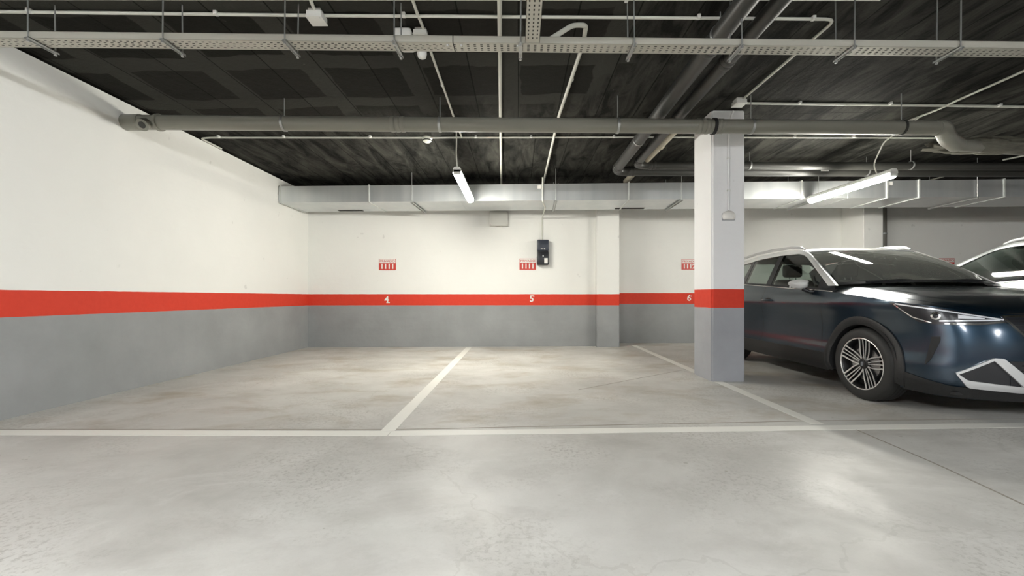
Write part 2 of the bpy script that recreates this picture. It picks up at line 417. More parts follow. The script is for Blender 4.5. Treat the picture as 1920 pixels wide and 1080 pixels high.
# ------------------------------------------------------------------ tube lights
def lamp(loc, length, label, lit, cable=None, rz=0, group=None):
    t = thing('tube_light', label, 'lamp', loc, rz, group)
    h = length/2
    bm = bmesh.new()
    prof = [(-.045,.0),(-.05,.012),(-.042,.045),(-.025,.06),(.025,.06),(.042,.045),(.05,.012),(.045,.0)]
    prism(bm, prof, lambda a,b,q: Vector((a, -h+q, b)), length); obj('housing', bm, 'white_plastic', t, smooth=30)
    bm = bmesh.new()
    prof = [(.052*math.cos(a), -.056*math.sin(a)) for a in [math.pi*k/10 for k in range(11)]]
    prism(bm, prof, lambda a,b,q: Vector((a, -h+.02+q, b-.0005)), length-.04); obj('diffuser', bm, lit, t, smooth=30)
    for s in (-1, 1):
        obj('end_cap', bxm(-.045,.045, s*(h-.006)-.006, s*(h-.006)+.006, -.035, .03, bev=.005), 'white_plastic', t, smooth=30)
    if cable: obj('cable', tbm(cable, .008, 8, rad=.06), 'conduit', t, smooth=60)
    return t
LZ = 2.43
cz = ceil_z(-.73)
lamp((-.735, 5.83, LZ), 1.46, 'short-looking lit tube light hanging end-on above bay 4', 'lamp_on',
     [(0,-.70,.06),(-.01,-.72,.2),(.0,-.76,.35),(0,-.78,cz-LZ-.02)])
lamp((4.53, 5.88, LZ), 1.42, 'lit tube light hanging above the dark parked car', 'lamp_bay6',
     [(0.05,-.42,.06),(.0,-.42,.2),(-.03,-.60,.42),(.0,-.85,.50),(.02,-1.0,ceil_z(4.5)-LZ-.03)], rz=R(2))
for x, y, lb in ((-1.6,-1.3,'left'),(1.7,-2.4,'middle'),(5.2,-3.4,'right')):
    lamp((x, y, 2.55), 1.46, 'lit tube light over the driving aisle, %s one of three' % lb, 'lamp_aisle', [(0,0,.06),(0,0,ceil_z(x)-2.55-.004)], group='tube lights over the aisle')

# ------------------------------------------------------------------ cable trays
def tray_y(X): return 2.735+.012*(X+3.0)
TZ = 2.588
def tray_z(X): return TZ-.003*(X+3)
tr = thing('cable_tray', 'long perforated grey cable tray running across the ceiling from left wall to right', 'cable tray', (0,0,0))
xa, xb = -3.88, 9.5; W = .104; HH = .045
bm = bmesh.new()
def tp(X, dy, dz): return Vector((X, tray_y(X)+dy, tray_z(X)+dz))
th = .0025
for (d0, d1, e0, e1) in ((0,W,0,th),(0,th,0,HH),(W-th,W,0,HH),(0,.010,HH-th,HH),(W-.010,W,HH-th,HH)):
    vs = [bm.verts.new(tp(X, d, e)) for X in (xa, xb) for d, e in ((d0,e0),(d1,e0),(d1,e1),(d0,e1))]
    for f in ((0,1,2,3),(7,6,5,4),(0,4,5,1),(1,5,6,2),(2,6,7,3),(3,7,4,0)): bm.faces.new([vs[i] for i in f])
obj('channel', bm, 'tray', tr)
bm = bmesh.new()
X = xa+.03; Xj = (849-VX)/F*2.76
while X < 6.0:
    for k, d in enumerate((.022,.040,.064,.082)):
        xx = X+(.014 if k in (1,3) and X < Xj else .004*k if X > 1.4 else 0); p = tp(xx, d, -.0006)
        box(bm, p.x-.008, p.x+.008, p.y-.0032, p.y+.0032, p.z-.0004, p.z+.0006)
    X += .044
o = obj('slot', bm, 'hole', tr); o['kind'] = 'stuff'
bm = bmesh.new(); Xj = (849-VX)/F*2.76
box(bm, Xj-.003, Xj+.003, tray_y(Xj)-.002, tray_y(Xj)+W+.002, tray_z(Xj)-.0018, tray_z(Xj)+HH); obj('joint', bm, 'hole', tr)
for dx in (-.04,.05, .42):
    bm = bmesh.new(); p = tp(Xj+dx, .025, -.006); lathe(bm, [(.007,-.004),(.009,0),(.009,.006)], 'z', 10, p); obj('bolt', bm, 'steel', tr, smooth=40)
# branch tray towards the camera
t2 = thing('cable_tray', 'branch cable tray joining the long one at a right angle near the centre', 'cable tray', (0,0,0))
bx0, bx1 = .045, .137; ya, yb = -6.5, tray_y(.1)-.001; z0 = TZ-.006
bm = bmesh.new()
box(bm, bx0, bx1, ya, yb, z0, z0+th); box(bm, bx0, bx0+th, ya, yb, z0, z0+HH); box(bm, bx1-th, bx1, ya, yb, z0, z0+HH)
obj('channel', bm, 'tray', t2)
bm = bmesh.new(); y = yb-.05
while y > -.5:
    for k, d in enumerate((.018,.046,.074)): box(bm, bx0+d-.004, bx0+d+.004, y-.008, y+.008, z0-.0009, z0-.0002)
    y -= .038
o = obj('slot', bm, 'hole', t2); o['kind'] = 'stuff'
# hangers
fr = [45,297,527,735,976,1195,1403,1622,1830]
for i, px in enumerate(fr):
    X = (px-VX)/F*2.70
    t = thing('tray_hanger', '%s steel hanger from the left carrying the long cable tray' % ORD[i], 'hanger', (X, tray_y(X), tray_z(X)), 0, 'hangers of the long cable tray')
    bm = bmesh.new(); L0, L1 = -.022, .165; zz = -.0015
    box(bm, -.0125,.0125, L0, L1, zz-.004, zz); box(bm, -.0125,-.010, L0, L1, zz-.014, zz); box(bm, .010,.0125, L0, L1, zz-.014, zz)
    obj('bracket', bm, 'steel', t)
    for d in (-.012, .15):
        obj('rod', tbm([(0,d,-.022),(random.uniform(-.006,.006),d,ceil_z(X)-tray_z(X)-.001)], .0045, 8), 'steel', t, smooth=40)
        bm = bmesh.new(); lathe(bm, [(.009,0),(.009,.008)], 'z', 6, (0,d,-.028)); obj('nut', bm, 'steel', t)

# ------------------------------------------------------------------ main drain pipe
PR = .071
PA = Vector((-3.78, 4.235, 2.655)); PB = Vector((4.24, 4.40, 2.655))
PA = at(262, 229.5, 4.235); PB = at(1762, 240, 4.36)
pipe = thing('drain_pipe', 'thick grey drain pipe crossing the whole picture in front of the pillar', 'pipe')
obj('pipe_run', tbm([PA, PB], PR, 28), 'pvc_grey', pipe, smooth=40)
dirp = (PB-PA).normalized()
def ppos(px):
    lo, hi = 0., 1.
    for _ in range(40):
        m_ = (lo+hi)/2; P = PA.lerp(PB, m_)
        if VX+F*P.x/P.y < px: lo = m_
        else: hi = m_
    return PA.lerp(PB, lo)
def collar(P, l, r, n, d=None):
    bm = bmesh.new(); d = d or dirp
    for k in range(n):
        c = P+d*(k-(n-1)/2)*l; tube(bm, [c-d*l*.45, c-d*l*.3, c+d*l*.3, c+d*l*.45], [r-.004, r, r, r-.004], 28)
    return bm
obj('coupling', collar(ppos(746), .05, PR+.006, 3), 'pvc_grey', pipe, smooth=40)
obj('coupling', collar(ppos(1317), .045, PR+.006, 3), 'pvc_grey', pipe, smooth=40)
obj('coupling', collar(ppos(1350), .03, PR+.003, 2), 'pvc_grey', pipe, smooth=40)
# left tee with capped inspection eye
e = thing
bm = bmesh.new(); tube(bm, [Vector((-3.899, PA.y, PA.z)), PA+dirp*.02], PR+.006, 28); obj('end_tee', bm, 'pvc_grey', pipe, smooth=40)
bm = bmesh.new(); P = ppos(283); tube(bm, [P+Vector((0,0,.0)), P+Vector((0,-.085,-.055))], .052, 24)
tube(bm, [P+Vector((0,-.07,-.045)), P+Vector((0,-.1,-.065))], .058, 24); obj('inspection_eye', bm, 'pvc_grey', pipe, smooth=40)
bm = bmesh.new(); tube(bm, [P+Vector((0,-.099,-.064)), P+Vector((0,-.103,-.067))], .032, 20); obj('eye_plug', bm, 'pvc_dark', pipe, smooth=40)
bm = bmesh.new(); tube(bm, [ppos(296), ppos(301)], PR+.012, 28); obj('tee_rim', bm, 'pvc_grey', pipe, smooth=40)
# right elbow going down and away into foam
E1 = PB+Vector((.13,.05,-.09)); E2 = PB+Vector((.34,.16,-.115)); E3 = PB+Vector((1.7,.6,-.02))
obj('elbow', tbm([PB-dirp*.04, PB+dirp*.03, E1, E2], PR+.006, 24, rad=.07), 'pvc_grey', pipe, smooth=50)
obj('branch_pipe', tbm([E2-(E2-E1).normalized()*.02, E3], PR-.004, 24), 'pvc_grey', pipe, smooth=50)
bm = bmesh.new()
bmesh.ops.create_icosphere(bm, subdivisions=5, radius=1)
from mathutils import noise as mn
for v in bm.verts:
    p = v.co.copy(); k = 1+.28*mn.noise(p*2.2)+.12*mn.noise(p*6)
    v.co = Vector((p.x*.62, p.y*.16, p.z*.085))*k + PB + Vector((.85,.33,-.065))
o = obj('foam_lump', bm, 'foam', smooth=80); tag(o, 'lumpy grey sprayed foam around the right end of the drain pipe', 'foam')

# clamps
for i, (px, col_) in enumerate(((533,0),(825,0),(1158,0),(1408,0),(1690,1))):
    P = ppos(px)
    t = thing('pipe_clamp', '%s pipe clamp from the left on the thick drain pipe%s' % (ORD[i], ', dark' if col_ else ''), 'clamp', P, 0, 'clamps of the thick drain pipe')
    bm = bmesh.new(); lathe(bm, [(PR+.001,-.012),(PR+.006,-.012),(PR+.006,.012),(PR+.001,.012)], 'x', 32, close=False); obj('ring', bm, 'pvc_dark' if col_ else 'steel', t, smooth=40)
    obj('rod', tbm([(0,0,PR+.004),(0,0,ceil_z(P.x)-P.z-.001)], .005, 8), 'steel', t, smooth=40)

# strap around the pipe near the pillar
P = ppos(1338); bm = bmesh.new(); lathe(bm, [(PR+.001,-.015),(PR+.010,-.015),(PR+.010,.015),(PR+.001,.015)], 'x', 32, P, close=False)
obj('strap', bm, 'black_matte', pipe, smooth=40)

# ------------------------------------------------------------------ dark pipes
HB = 1.88; zc = CH+HB
def pt(px, py, h=HB):
    Y = h*F/(VY-py); return Vector(((px-VX)/F*Y, Y, CH+h))
def dark_pipe(pts, r, label, clamps, m='pvc_dark', name='drain_pipe'):
    t = thing(name, label, 'pipe')
    obj('pipe_run', tbm(pts, r, 22, rad=.16), m, t, smooth=50)
    for (c, d, n) in clamps:
        c = Vector(c); d = Vector(d).normalized(); obj('coupling', collar(c, .05, r+.006, n, d), m, t, smooth=40)
    return t
xA = .768*HB; xB = .885*HB
yA = HB*F/236; yB = HB*F/247
dpA = dark_pipe([(xA,-6,zc),(xA,yA,zc),(11,yA+.1,zc)], .068, 'wide dark drain pipe, left one of the pair crossing the ceiling by the pillar', [((xA,3.2,zc),(0,1,0),2),((xA,yA-.22,zc),(0,1,0),2),((xA+.24,yA,zc),(1,0,0),2)])
dark_pipe([(xB,-6,zc),(xB,yB,zc),(11,yB+.1,zc)], .055, 'slimmer dark drain pipe, right one of the pair crossing the ceiling by the pillar', [((xB,3.4,zc),(0,1,0),2),((xB,yB-.22,zc),(0,1,0),2),((xB+.24,yB,zc),(1,0,0),2)])
hT = 1.95; xT = .94*hT
dark_pipe([(xT,4.93,CH+hT),(xT-.02,7.2,CH+hT)], .045, 'tan pipe beneath the ceiling left of the pillar', [((xT,5.5,CH+hT),(0,1,0),1)], 'pvc_tan')
for i, (x, y, r, lb) in enumerate(((xA,3.05,.068,'near the cable tray on the wide dark pipe'),(xA,5.1,.068,'behind the drain pipe on the wide dark pipe'),(2.95,yA,.068,'right of the pillar on the rear dark pipe'),(3.3,yB,.055,'right of the pillar on the front dark pipe'),(5.6,yB,.055,'far right on the front dark pipe'),(5.2,yA,.068,'far right on the rear dark pipe'))):
    t = thing('pipe_clamp', 'thin steel pipe clamp ' + lb, 'clamp', (x, y, zc))
    bm = bmesh.new(); lathe(bm, [(r+.001,-.01),(r+.005,-.01),(r+.005,.01),(r+.001,.01)], 'y' if i < 2 else 'x', 28, (0,0,0), close=False); obj('ring', bm, 'steel', t, smooth=40)
    obj('rod', tbm([(0,0,r+.003),(0,0,ceil_z(x)-zc-.001)], .004, 8), 'steel', t, smooth=40)

P = at(1547, 321.5, yA-.073)
obj('label', bxm(P.x-.06, P.x+.06, yA-.0725, yA-.0695, zc-.02, zc+.02), 'sign_white', dpA)

# ------------------------------------------------------------------ ventilation duct
D0 = Vector((-3.895, 6.93, 0)); D1 = Vector((13.4, 6.30, 0)); dd = (D1-D0).normalized(); dn = Vector((-dd.y, dd.x, 0))
DZ0, DZ1, DW = 2.463, 2.728, .80
def duct_box(bm, a, b, o0, o1, z0, z1):
    P = [D0+dd*a+dn*o0, D0+dd*b+dn*o0, D0+dd*b+dn*o1, D0+dd*a+dn*o1]
    prism(bm, [(p.x, p.y) for p in P], lambda x,y,q: Vector((x,y,z0+q)), z1-z0)
def dpos(px): # distance along the duct whose front face shows at px
    k = (px-VX)/F; return (k*D0.y-D0.x)/(dd.x-k*dd.y)
duct = thing('ventilation_duct', 'long rectangular galvanised ventilation duct under the ceiling along the back wall', 'duct')
Ld = (D1-D0).length
bm = bmesh.new(); duct_box(bm, .0, Ld, 0, DW-.05, DZ0, DZ1); obj('duct_body', bm, 'galv', duct)
for px in (526, 692, 1179, 1503, 1663, 1723, 1883):
    a = max(.012, dpos(px)); bm = bmesh.new(); duct_box(bm, a-.011, a+.011, -.012, DW-.04, DZ0-.012, DZ1+.012); obj('flange', bm, 'flange', duct)
for px in (862, 1047, 1365, 1590):
    a = dpos(px); bm = bmesh.new(); duct_box(bm, a-.004, a+.004, -.004, DW-.045, DZ0-.004, DZ1+.004); obj('seam', bm, 'galv', duct)
for p0, p1 in ((608, 658), (1176, 1236)):
    a0, a1 = dpos(p0-8), dpos(p1-8); bm = bmesh.new(); duct_box(bm, a0, a1, .62, .70, DZ0-.006, DZ0-.001); obj('slot_grille', bm, 'hole', duct)
bm = bmesh.new(); a = dpos(1011); duct_box(bm, a-.028, a+.028, -.003, 0, DZ1-.075, DZ1-.02); obj('sticker', bm, 'sign_white', duct)
bm = bmesh.new(); a = dpos(1670); duct_box(bm, a-.028, a+.028, -.003, 0, DZ1-.075, DZ1-.02); obj('sticker', bm, 'sign_white', duct)
for i, px in enumerate((773, 1042, 1277, 1533, 1830)):
    a = dpos(px); P = D0+dd*a
    t = thing('duct_hanger', '%s steel hanger from the left holding the ventilation duct' % ORD[i], 'hanger', (0,0,0), 0, 'hangers of the ventilation duct')
    bm = bmesh.new(); duct_box(bm, a-.02, a-.014, -.03, DW-.02, DZ0-.03, DZ0-.013); duct_box(bm, a+.014, a+.02, -.03, DW-.02, DZ0-.03, DZ0-.013); duct_box(bm, a-.02, a+.02, -.03, DW-.02, DZ0-.0155, DZ0-.013); obj('rail', bm, 'steel', t)
    for off in (-.02, DW-.03):
        Q = P+dn*off; obj('rod', tbm([(Q.x,Q.y,DZ0-.035),(Q.x,Q.y,ceil_z(Q.x)-.001)], .004, 8), 'steel', t, smooth=40)

# ------------------------------------------------------------------ conduits
def conduit(pts, r, label, clips=(), rad=.06, name='conduit', mm='conduit'):
    t = thing(name, label, 'conduit')
    obj('conduit_run', tbm(pts, r, 12, rad=rad), mm, t, smooth=50)
    for c in clips:
        c = Vector(c); bm = bmesh.new(); box(bm, c.x-.012, c.x+.012, c.y-.018, c.y+.018, c.z-.006, c.z+.024, bev=.003); obj('clip', bm, 'white_plastic', t)
    return t
cr = .011
def cl(*pp, drop=.014): return [ceil_at(x, y, drop) for x, y in pp]
p = cl((-60,21),(600,29),(1200,33),(1568,36),(1383,194))
conduit(p, cr, 'thin white conduit crossing the ceiling behind the tray hangers, then turning toward the pillar', [ceil_at(x, y, .02) for x, y in ((55,22),(405,26.5),(757,30),(1310,33.5),(1525,36))], rad=.08)
p = cl((-60,-3),(1650,-1)); conduit(p, .009, 'thin conduit at the very top edge of the picture', [ceil_at(1175,1,.02)])
p = cl((936,-140),(937,60),(938,190),(940,346), drop=.02); conduit(p, .017, 'thick white conduit running straight back through the centre of the ceiling', [ceil_at(937,15,.02), ceil_at(939,300,.02)])
p = cl((775,3),(781,22),(792,48),(797,64)); conduit([ceil_at(750,-60,.014)]+p, .011, 'short bent conduit feeding the box with the hanging sensor', rad=.05)
p = cl((797,66),(850,217),(866,258)); conduit(p, .011, 'slanting white conduit leading back to the tube light of bay 4', [ceil_at(829,160,.02)])
# conduit D with the bend from the tray
p = [at(1028,76,2.80), at(1074,47,2.98), at(1099,47,3.02)]+cl((1094,80),(1048,217),(1018.5,344), drop=.018)
conduit(p, .0165, 'white conduit rising from the cable tray in a bend and running back to the duct', [ceil_at(1073,150,.02)], rad=.07)
# drop from duct to the charger box
dq = D0+dd*dpos(1016)
bx = (1016.5-VX)/F*8.03
wy = 8.046
conduit([(dq.x+.01, dq.y-.012, DZ1+.10),(dq.x+.01, dq.y-.012, DZ0-.02),(bx, dq.y+.3, DZ0-.045),(bx, wy-.03, DZ0-.045),(bx, wy-.014, DZ0-.2),(bx, wy-.014, CH+(VY-449)/F*8.03)], .010, 'thin white conduit dropping from the duct to the black wall box', rad=.03)
p = [Vector((-3.885, ceil_at(415,276).y, ceil_z(-3.9)-.02)), Vector((-3.885, ceil_at(390,259).y-.05, ceil_z(-3.9)-.02)), ceil_at(396,258,.014)]+cl((800,258),(1200,257),(1765,258.5))
conduit(p, cr, 'thin white conduit across the ceiling just behind the thick drain pipe', [ceil_at(x,257.5,.02) for x in (410,532,694,892,996,1151,1490,1600)], rad=.05)
p = cl((1388,193.5),(1650,196.5),(2000,201)); conduit(p, .013, 'white conduit running right along the ceiling from the box over the pillar', [ceil_at(1500,194,.02), ceil_at(1670,195,.02), ceil_at(1875,198.5,.02)])
p = cl((2050,74),(1920,133),(1795,188),(1764,203),(1700,228)); conduit(p, .012, 'white conduit slanting in from the right edge toward the light over the car', [], rad=.06)
p = cl((1795,324),(1735,340)); conduit(p, .012, 'short white conduit above the duct at the right')
p = cl((1990,278),(1880,300)); conduit(p, .013, 'pale conduit on the ceiling at the far right edge')
# left-wall stub of ceiling corner done; junction box over the pillar
def jbox(px, py, wx, wyy, hz, label, name='junction_box', m='white_plastic', drop=0):
    P = ceil_at(px, py, hz/2+drop)
    zt = ceil_z(P.x)-drop
    t = thing(name, label, 'box', (P.x, P.y, zt-hz))
    obj('housing', bxm(-wx/2, wx/2, -wyy/2, wyy/2, 0, hz-.018, bev=.006), m, t, smooth=30)
    obj('lid', bxm(-wx/2-.003, wx/2+.003, -wyy/2-.003, wyy/2+.003, -.008, .002, bev=.003), m, t, smooth=30)
    obj('base', bxm(-wx/2+.01, wx/2-.01, -wyy/2+.01, wyy/2-.01, hz-.02, hz-.001), m, t)
    for s in (-1, 1):
        bm = bmesh.new(); lathe(bm, [(.004,-.0105),(.004,-.007)], 'z', 8, (s*(wx/2-.012), -wyy/2+.012, 0)); obj('screw', bm, 'steel', t)
    return t
jbox(1386, 191, .11, .11, .055, 'white junction box on the ceiling above the pillar')
jbox(594, 30, .105, .105, .06, 'white junction box on the ceiling at the upper left')
conduit(cl((578,-40),(583,3),(590,18)), .012, 'short conduit entering the upper left junction box from above')
jb = jbox(790, 63, .10, .10, .05, 'grey junction box carrying the hanging sensor behind the tray', m='offwhite')
# sensor hanging beneath
P = jb.location
t = thing('gas_sensor', 'white round-bottomed gas sensor just below the cable tray', 'sensor', (P.x+.005, P.y, P.z-.009))
bm = bmesh.new(); lathe(bm, [(.02,0),(.022,-.06),(.034,-.07),(.036,-.12),(.03,-.145),(.014,-.155)], 'z', 24); obj('sensor_body', bm, 'white_plastic', t, smooth=50)
bm = bmesh.new(); lathe(bm, [(.0365,-.088),(.0375,-.09),(.0365,-.092)], 'z', 24, close=False); obj('ring', bm, 'offwhite', t)
# emergency light
P = at(760, 70, 3.25)
t = thing('emergency_light', 'white emergency light half hidden above the cable tray', 'lamp', (P.x, P.y, 0))
ez = ceil_z(P.x)
obj('housing', bxm(-.062,.062,-.09,.12, ez-.075, ez-.001, bev=.015, seg=3), 'white_plastic', t, smooth=30)
obj('cover', bxm(-.05,.05,-.07,.10, ez-.09, ez-.07, bev=.012, seg=3), 'sign_white', t, smooth=30)
# smoke detector
P = ceil_at(801, 262, .03)
t = thing('smoke_detector', 'small round white smoke detector on the conduit behind the drain pipe', 'detector', (P.x, P.y, ceil_z(P.x)))
bm = bmesh.new(); lathe(bm, [(.062,-.001),(.062,-.02),(.05,-.028),(.052,-.05),(.03,-.066),(.01,-.07)], 'z', 28); obj('detector_body', bm, 'conduit', t, smooth=40)
bm = bmesh.new(); lathe(bm, [(.053,-.034),(.054,-.037),(.053,-.044)], 'z', 28, close=False); obj('vent_ring', bm, 'hole', t)

# pillar conduit with white fitting
xp = (1366-VX)/F*4.68
t = thing('pillar_conduit', 'painted conduit running down the front of the pillar', 'conduit')
obj('conduit_run', tbm([(xp+.02, 4.62, ceil_z(2.3)-.04),(xp-.02, 4.60, ceil_z(2.3)-.14),(xp, py0-.013, 2.70),(xp, py0-.013, 1.88)], .011, 10, rad=.08), 'pillar', t, smooth=50)
for z in (2.45, 2.1): obj('clip', bxm(xp-.016,xp+.016, py0-.022, py0, z-.008, z+.008, bev=.002), 'white_plastic', t)
t = thing('wall_switch', 'small domed white fitting on the front of the pillar', 'fitting', (xp, py0, 1.82))
bm = bmesh.new()
lathe(bm, [(.072,0),(.07,-.02),(.055,-.045),(.03,-.058),(.008,-.062)], 'y', 28)
for v in bm.verts: v.co.z = v.co.z*.8 if v.co.z > 0 else max(v.co.z, -.042)
obj('dome', bm, 'sign_white', t, smooth=50)
obj('base', bxm(-.07,.07,-.012,-.0005,-.05,.03, bev=.006), 'pillar', t)

# vertical pipe beside the rear pilaster
t = thing('riser_pipe', 'grey vertical pipe on the back wall behind the dark car', 'pipe')
obj('pipe_run', tbm([(7.33,8.56,0.0),(7.33,8.56,2.99)], .05, 18), 'pvc_grey', t, smooth=40)
for z in (1.2, 2.2): 
    bm = bmesh.new(); lathe(bm, [(.051,z-.012),(.056,z-.012),(.056,z+.012),(.051,z+.012)], 'z', 24, (7.33,8.56,0), close=False); obj('clamp', bm, 'steel', t)

# ------------------------------------------------------------------ wall fittings
def wallY(X): return 7.91+(X+3.9)*(.17/5.36)
RW = math.atan2(.17, 5.36)
# junction box
X = (935-VX)/F*8.0; Y = wallY(X)
t = thing('junction_box', 'square off-white junction box high on the back wall above bay 5', 'box', (X, Y, CH+(VY-411)/F*8.0), RW)
obj('housing', bxm(-.165,.165,-.085,-.0005,-.13,.13, bev=.01), 'offwhite', t, smooth=30)
obj('lid', bxm(-.17,.17,-.105,-.08,-.138,.138, bev=.006), 'offwhite', t, smooth=30)
for a in (-1,1):
    for b in (-1,1):
        bm = bmesh.new(); lathe(bm, [(.006,-.1065),(.006,-.1)], 'y', 10, (a*.152,0,b*.12)); obj('screw', bm, 'hole', t)
# charger
X = (1017.5-VX)/F*7.98; Y = wallY(X)
t = thing('wall_charger', 'black wall-mounted charging box on the back wall of bay 5', 'charger', (X, Y, CH+(VY-473.5)/F*7.98), RW)
obj('housing', bxm(-.105,.105,-.12,-.0005,-.235,.235, bev=.015, seg=3), 'black_plastic', t, smooth=30)
obj('upper_cover', bxm(-.107,.107,-.138,-.1,.03,.232, bev=.012, seg=3), mat('dark slate plastic', (.03,.036,.05), .3), t, smooth=30)
obj('lower_door', bxm(-.107,.107,-.135,-.1,-.232,.015, bev=.012, seg=3), 'black_plastic', t, smooth=30)
for k, x in enumerate((-.033,-.004,.028)): obj('indicator_mark', bxm(x-.010,x+.010,-.1405,-.1375,.052,.068), 'sign_white', t)
obj('latch', bxm(-.012,.012,-.142,-.134,-.085,-.055, bev=.003), 'steel', t)
obj('label', bxm(.022,.085,-.1375,-.1345,-.205,-.11), 'sign_white', t)
obj('side_latch', bxm(.105,.113,-.12,-.09,.14,.18, bev=.002), 'sign_white', t)

def sign(px, py, Yw, rz, num, label, partial=False):
    X = (px-VX)/F*Yw; Z = CH+(VY-py)/F*Yw
    t = thing('parking_sign', label, 'sign', (X, Yw, Z), rz)
    obj('plate', bxm(-.155,.155,-.004,-.0003,-.105,.105), 'sign_red', t)
    obj('header_panel', bxm(-.148,.148,-.0055,-.0035,.026,.098), 'sign_white', t)
    text_obj('header_lettering', 'PRIVADO', .058, (0,-.0065,.0615), 'sign_red', t, sx=1.15)
    if num: text_obj('number_lettering', num, .125, (0,-.0055,-.040), 'sign_white', t, offset=.0045, sx=1.05)
    return t
Xs = (726.5-VX)/F*7.95; sign(726.5, 496, wallY(Xs)-.002, RW, '1111', 'red and white sign reading PRIVADO 1111 above painted number 4')
Xs = (989.5-VX)/F*8.03; sign(989.5, 495.5, wallY(Xs)-.002, RW, '1111', 'red and white sign reading PRIVADO 1111 beside the black wall box')
sign(1292, 496, YW2-.001, 0, '1112', 'red and white sign reading 1112, partly hidden behind the pillar')
sign(1775, 494, YW2-.001, 0, '', 'shaded red and white sign partly hidden behind the windshield of the dark car')
def slab_digit(d, px, py, Yw, rz, label):
    X = (px-VX)/F*Yw; Z = CH+(VY-py)/F*Yw
    t = thing('bay_number', label, 'number', (X, Yw, Z), rz)
    text_obj('digit', d, .165, (0,-.001,0), 'num_white', t, offset=.0035, extrude=.0008)
    bm = bmesh.new()
    if d == '4': box(bm, -.006,.058,-.0018,-.0004,-.062,-.048)
    if d == '5': box(bm, .032,.046,-.0018,-.0004,.035,.064)
    if d == '6': box(bm, .034,.046,-.0018,-.0004,.028,.052)
    obj('serif', bm, 'num_white', t)
Xs = (725-VX)/F*7.95; slab_digit('4', 725, 562, wallY(Xs)-.001, RW, 'white number 4 painted on the red band, leftmost of the painted numbers')
Xs = (997-VX)/F*8.03; slab_digit('5', 997, 560.5, wallY(Xs)-.001, RW, 'white number 5 painted on the red band below the black wall box')
slab_digit('6', 1292, 559, YW2-.001, 0, 'white number 6 painted on the red band next to the pillar')

# ------------------------------------------------------------------ cars
def interp(tab, x):
    if x <= tab[0][0]: return tab[0][1]
    for (a, va), (b, vb) in zip(tab, tab[1:]):
        if x <= b:
            t = (x-a)/(b-a); return va+(vb-va)*t
    return tab[-1][1]
def smooth_interp(tab, x):
    """monotone-ish cubic through table"""
    n = len(tab)
    if x <= tab[0][0]: return tab[0][1]
    if x >= tab[-1][0]: return tab[-1][1]
    for i in range(n-1):
        if x <= tab[i+1][0]: break
    x0, y0 = tab[i]; x1, y1 = tab[i+1]; h = x1-x0; s = (y1-y0)/h
    def slope(j):
        if j == 0 or j == n-1: return (tab[1][1]-tab[0][1])/(tab[1][0]-tab[0][0]) if j == 0 else (tab[-1][1]-tab[-2][1])/(tab[-1][0]-tab[-2][0])
        a = (tab[j][1]-tab[j-1][1])/(tab[j][0]-tab[j-1][0]); b = (tab[j+1][1]-tab[j][1])/(tab[j+1][0]-tab[j][0])
        return 0 if a*b <= 0 else 2*a*b/(a+b)
    m0, m1 = slope(i), slope(i+1); t = (x-x0)/h
    return (2*t**3-3*t**2+1)*y0+(t**3-2*t**2+t)*h*m0+(-2*t**3+3*t**2)*y1+(t**3-t**2)*h*m1

PLAN = [(0,0),(.2,.008),(.4,.035),(.55,.08),(.68,.15),(.765,.25),(.815,.37),(.845,.5),(.868,.7),(.880,1.0),(.885,1.33),(.888,1.8),(.888,2.28),(.885,2.8),(.88,3.1),(.872,3.4),(.85,3.7),(.80,3.9),(.7,4.03),(.5,4.1),(.25,4.14),(0,4.15)]
def catmull(P, n=14):
    out = []
    P = [Vector((*p, 0)) for p in P]; Q = [Vector((-P[1].x, P[1].y, 0))]+P+[Vector((-P[-2].x, P[-2].y, 0))]
    for i in range(1, len(Q)-2):
        a, b, c, d = Q[i-1:i+3]
        for k in range(n):
            t = k/n; out.append(.5*((2*b)+(c-a)*t+(2*a-5*b+4*c-d)*t*t+(3*b-a-3*c+d)*t**3))
    out.append(Q[-2]); return out
PL = catmull(PLAN)
CUM = [0]
for a_, b_ in zip(PL, PL[1:]): CUM.append(CUM[-1]+(b_-a_).length)
def plan(s):
    import bisect
    i = min(max(bisect.bisect_right(CUM, s)-1, 0), len(PL)-2); t = (s-CUM[i])/(CUM[i+1]-CUM[i])
    p = PL[i].lerp(PL[i+1], t)
    j0, j1 = max(i-2, 0), min(i+3, len(PL)-1); d = (PL[j1]-PL[j0]).normalized()
    if i < 2: d = Vector((1,0,0)).lerp(d, s/max(CUM[2],1e-6)).normalized()
    if i > len(PL)-4: d = Vector((-1,0,0))
    nrm = Vector((d.y, -d.x, 0))     # outward
    return p, nrm
def s_of_u(u):   # along side
    for i in range(40, len(PL)):
        if PL[i].y >= u: 
            a, b = PL[i-1], PL[i]; return CUM[i-1]+(CUM[i]-CUM[i-1])*(u-a.y)/(b.y-a.y)
def s_of_v(v):   # along front
    for i in range(1, len(PL)):
        if PL[i].x >= v:
            a, b = PL[i-1], PL[i]; return CUM[i-1]+(CUM[i]-CUM[i-1])*(v-a.x)/(b.x-a.x)
FI = [(.15,.085),(.22,.035),(.30,.0),(.45,0),(.55,.006),(.65,.020),(.75,.045),(.80,.068),(.86,.11)]
SI = [(.15,.06),(.22,.025),(.30,.0),(.40,.004),(.50,.022),(.62,.028),(.74,.018),(.83,.002),(.87,.0),(.93,.014),(1.0,.042),(1.1,.072),(1.2,.09)]
RI = [(.15,.08),(.3,.0),(.6,0),(.8,.03),(1.15,.12)]
ZS = [(0,.80),(.05,.812),(.15,.84),(.3,.868),(.5,.895),(.8,.935),(1.2,.98),(2.0,1.032),(2.85,1.088),(3.5,1.12),(4.15,1.10)]
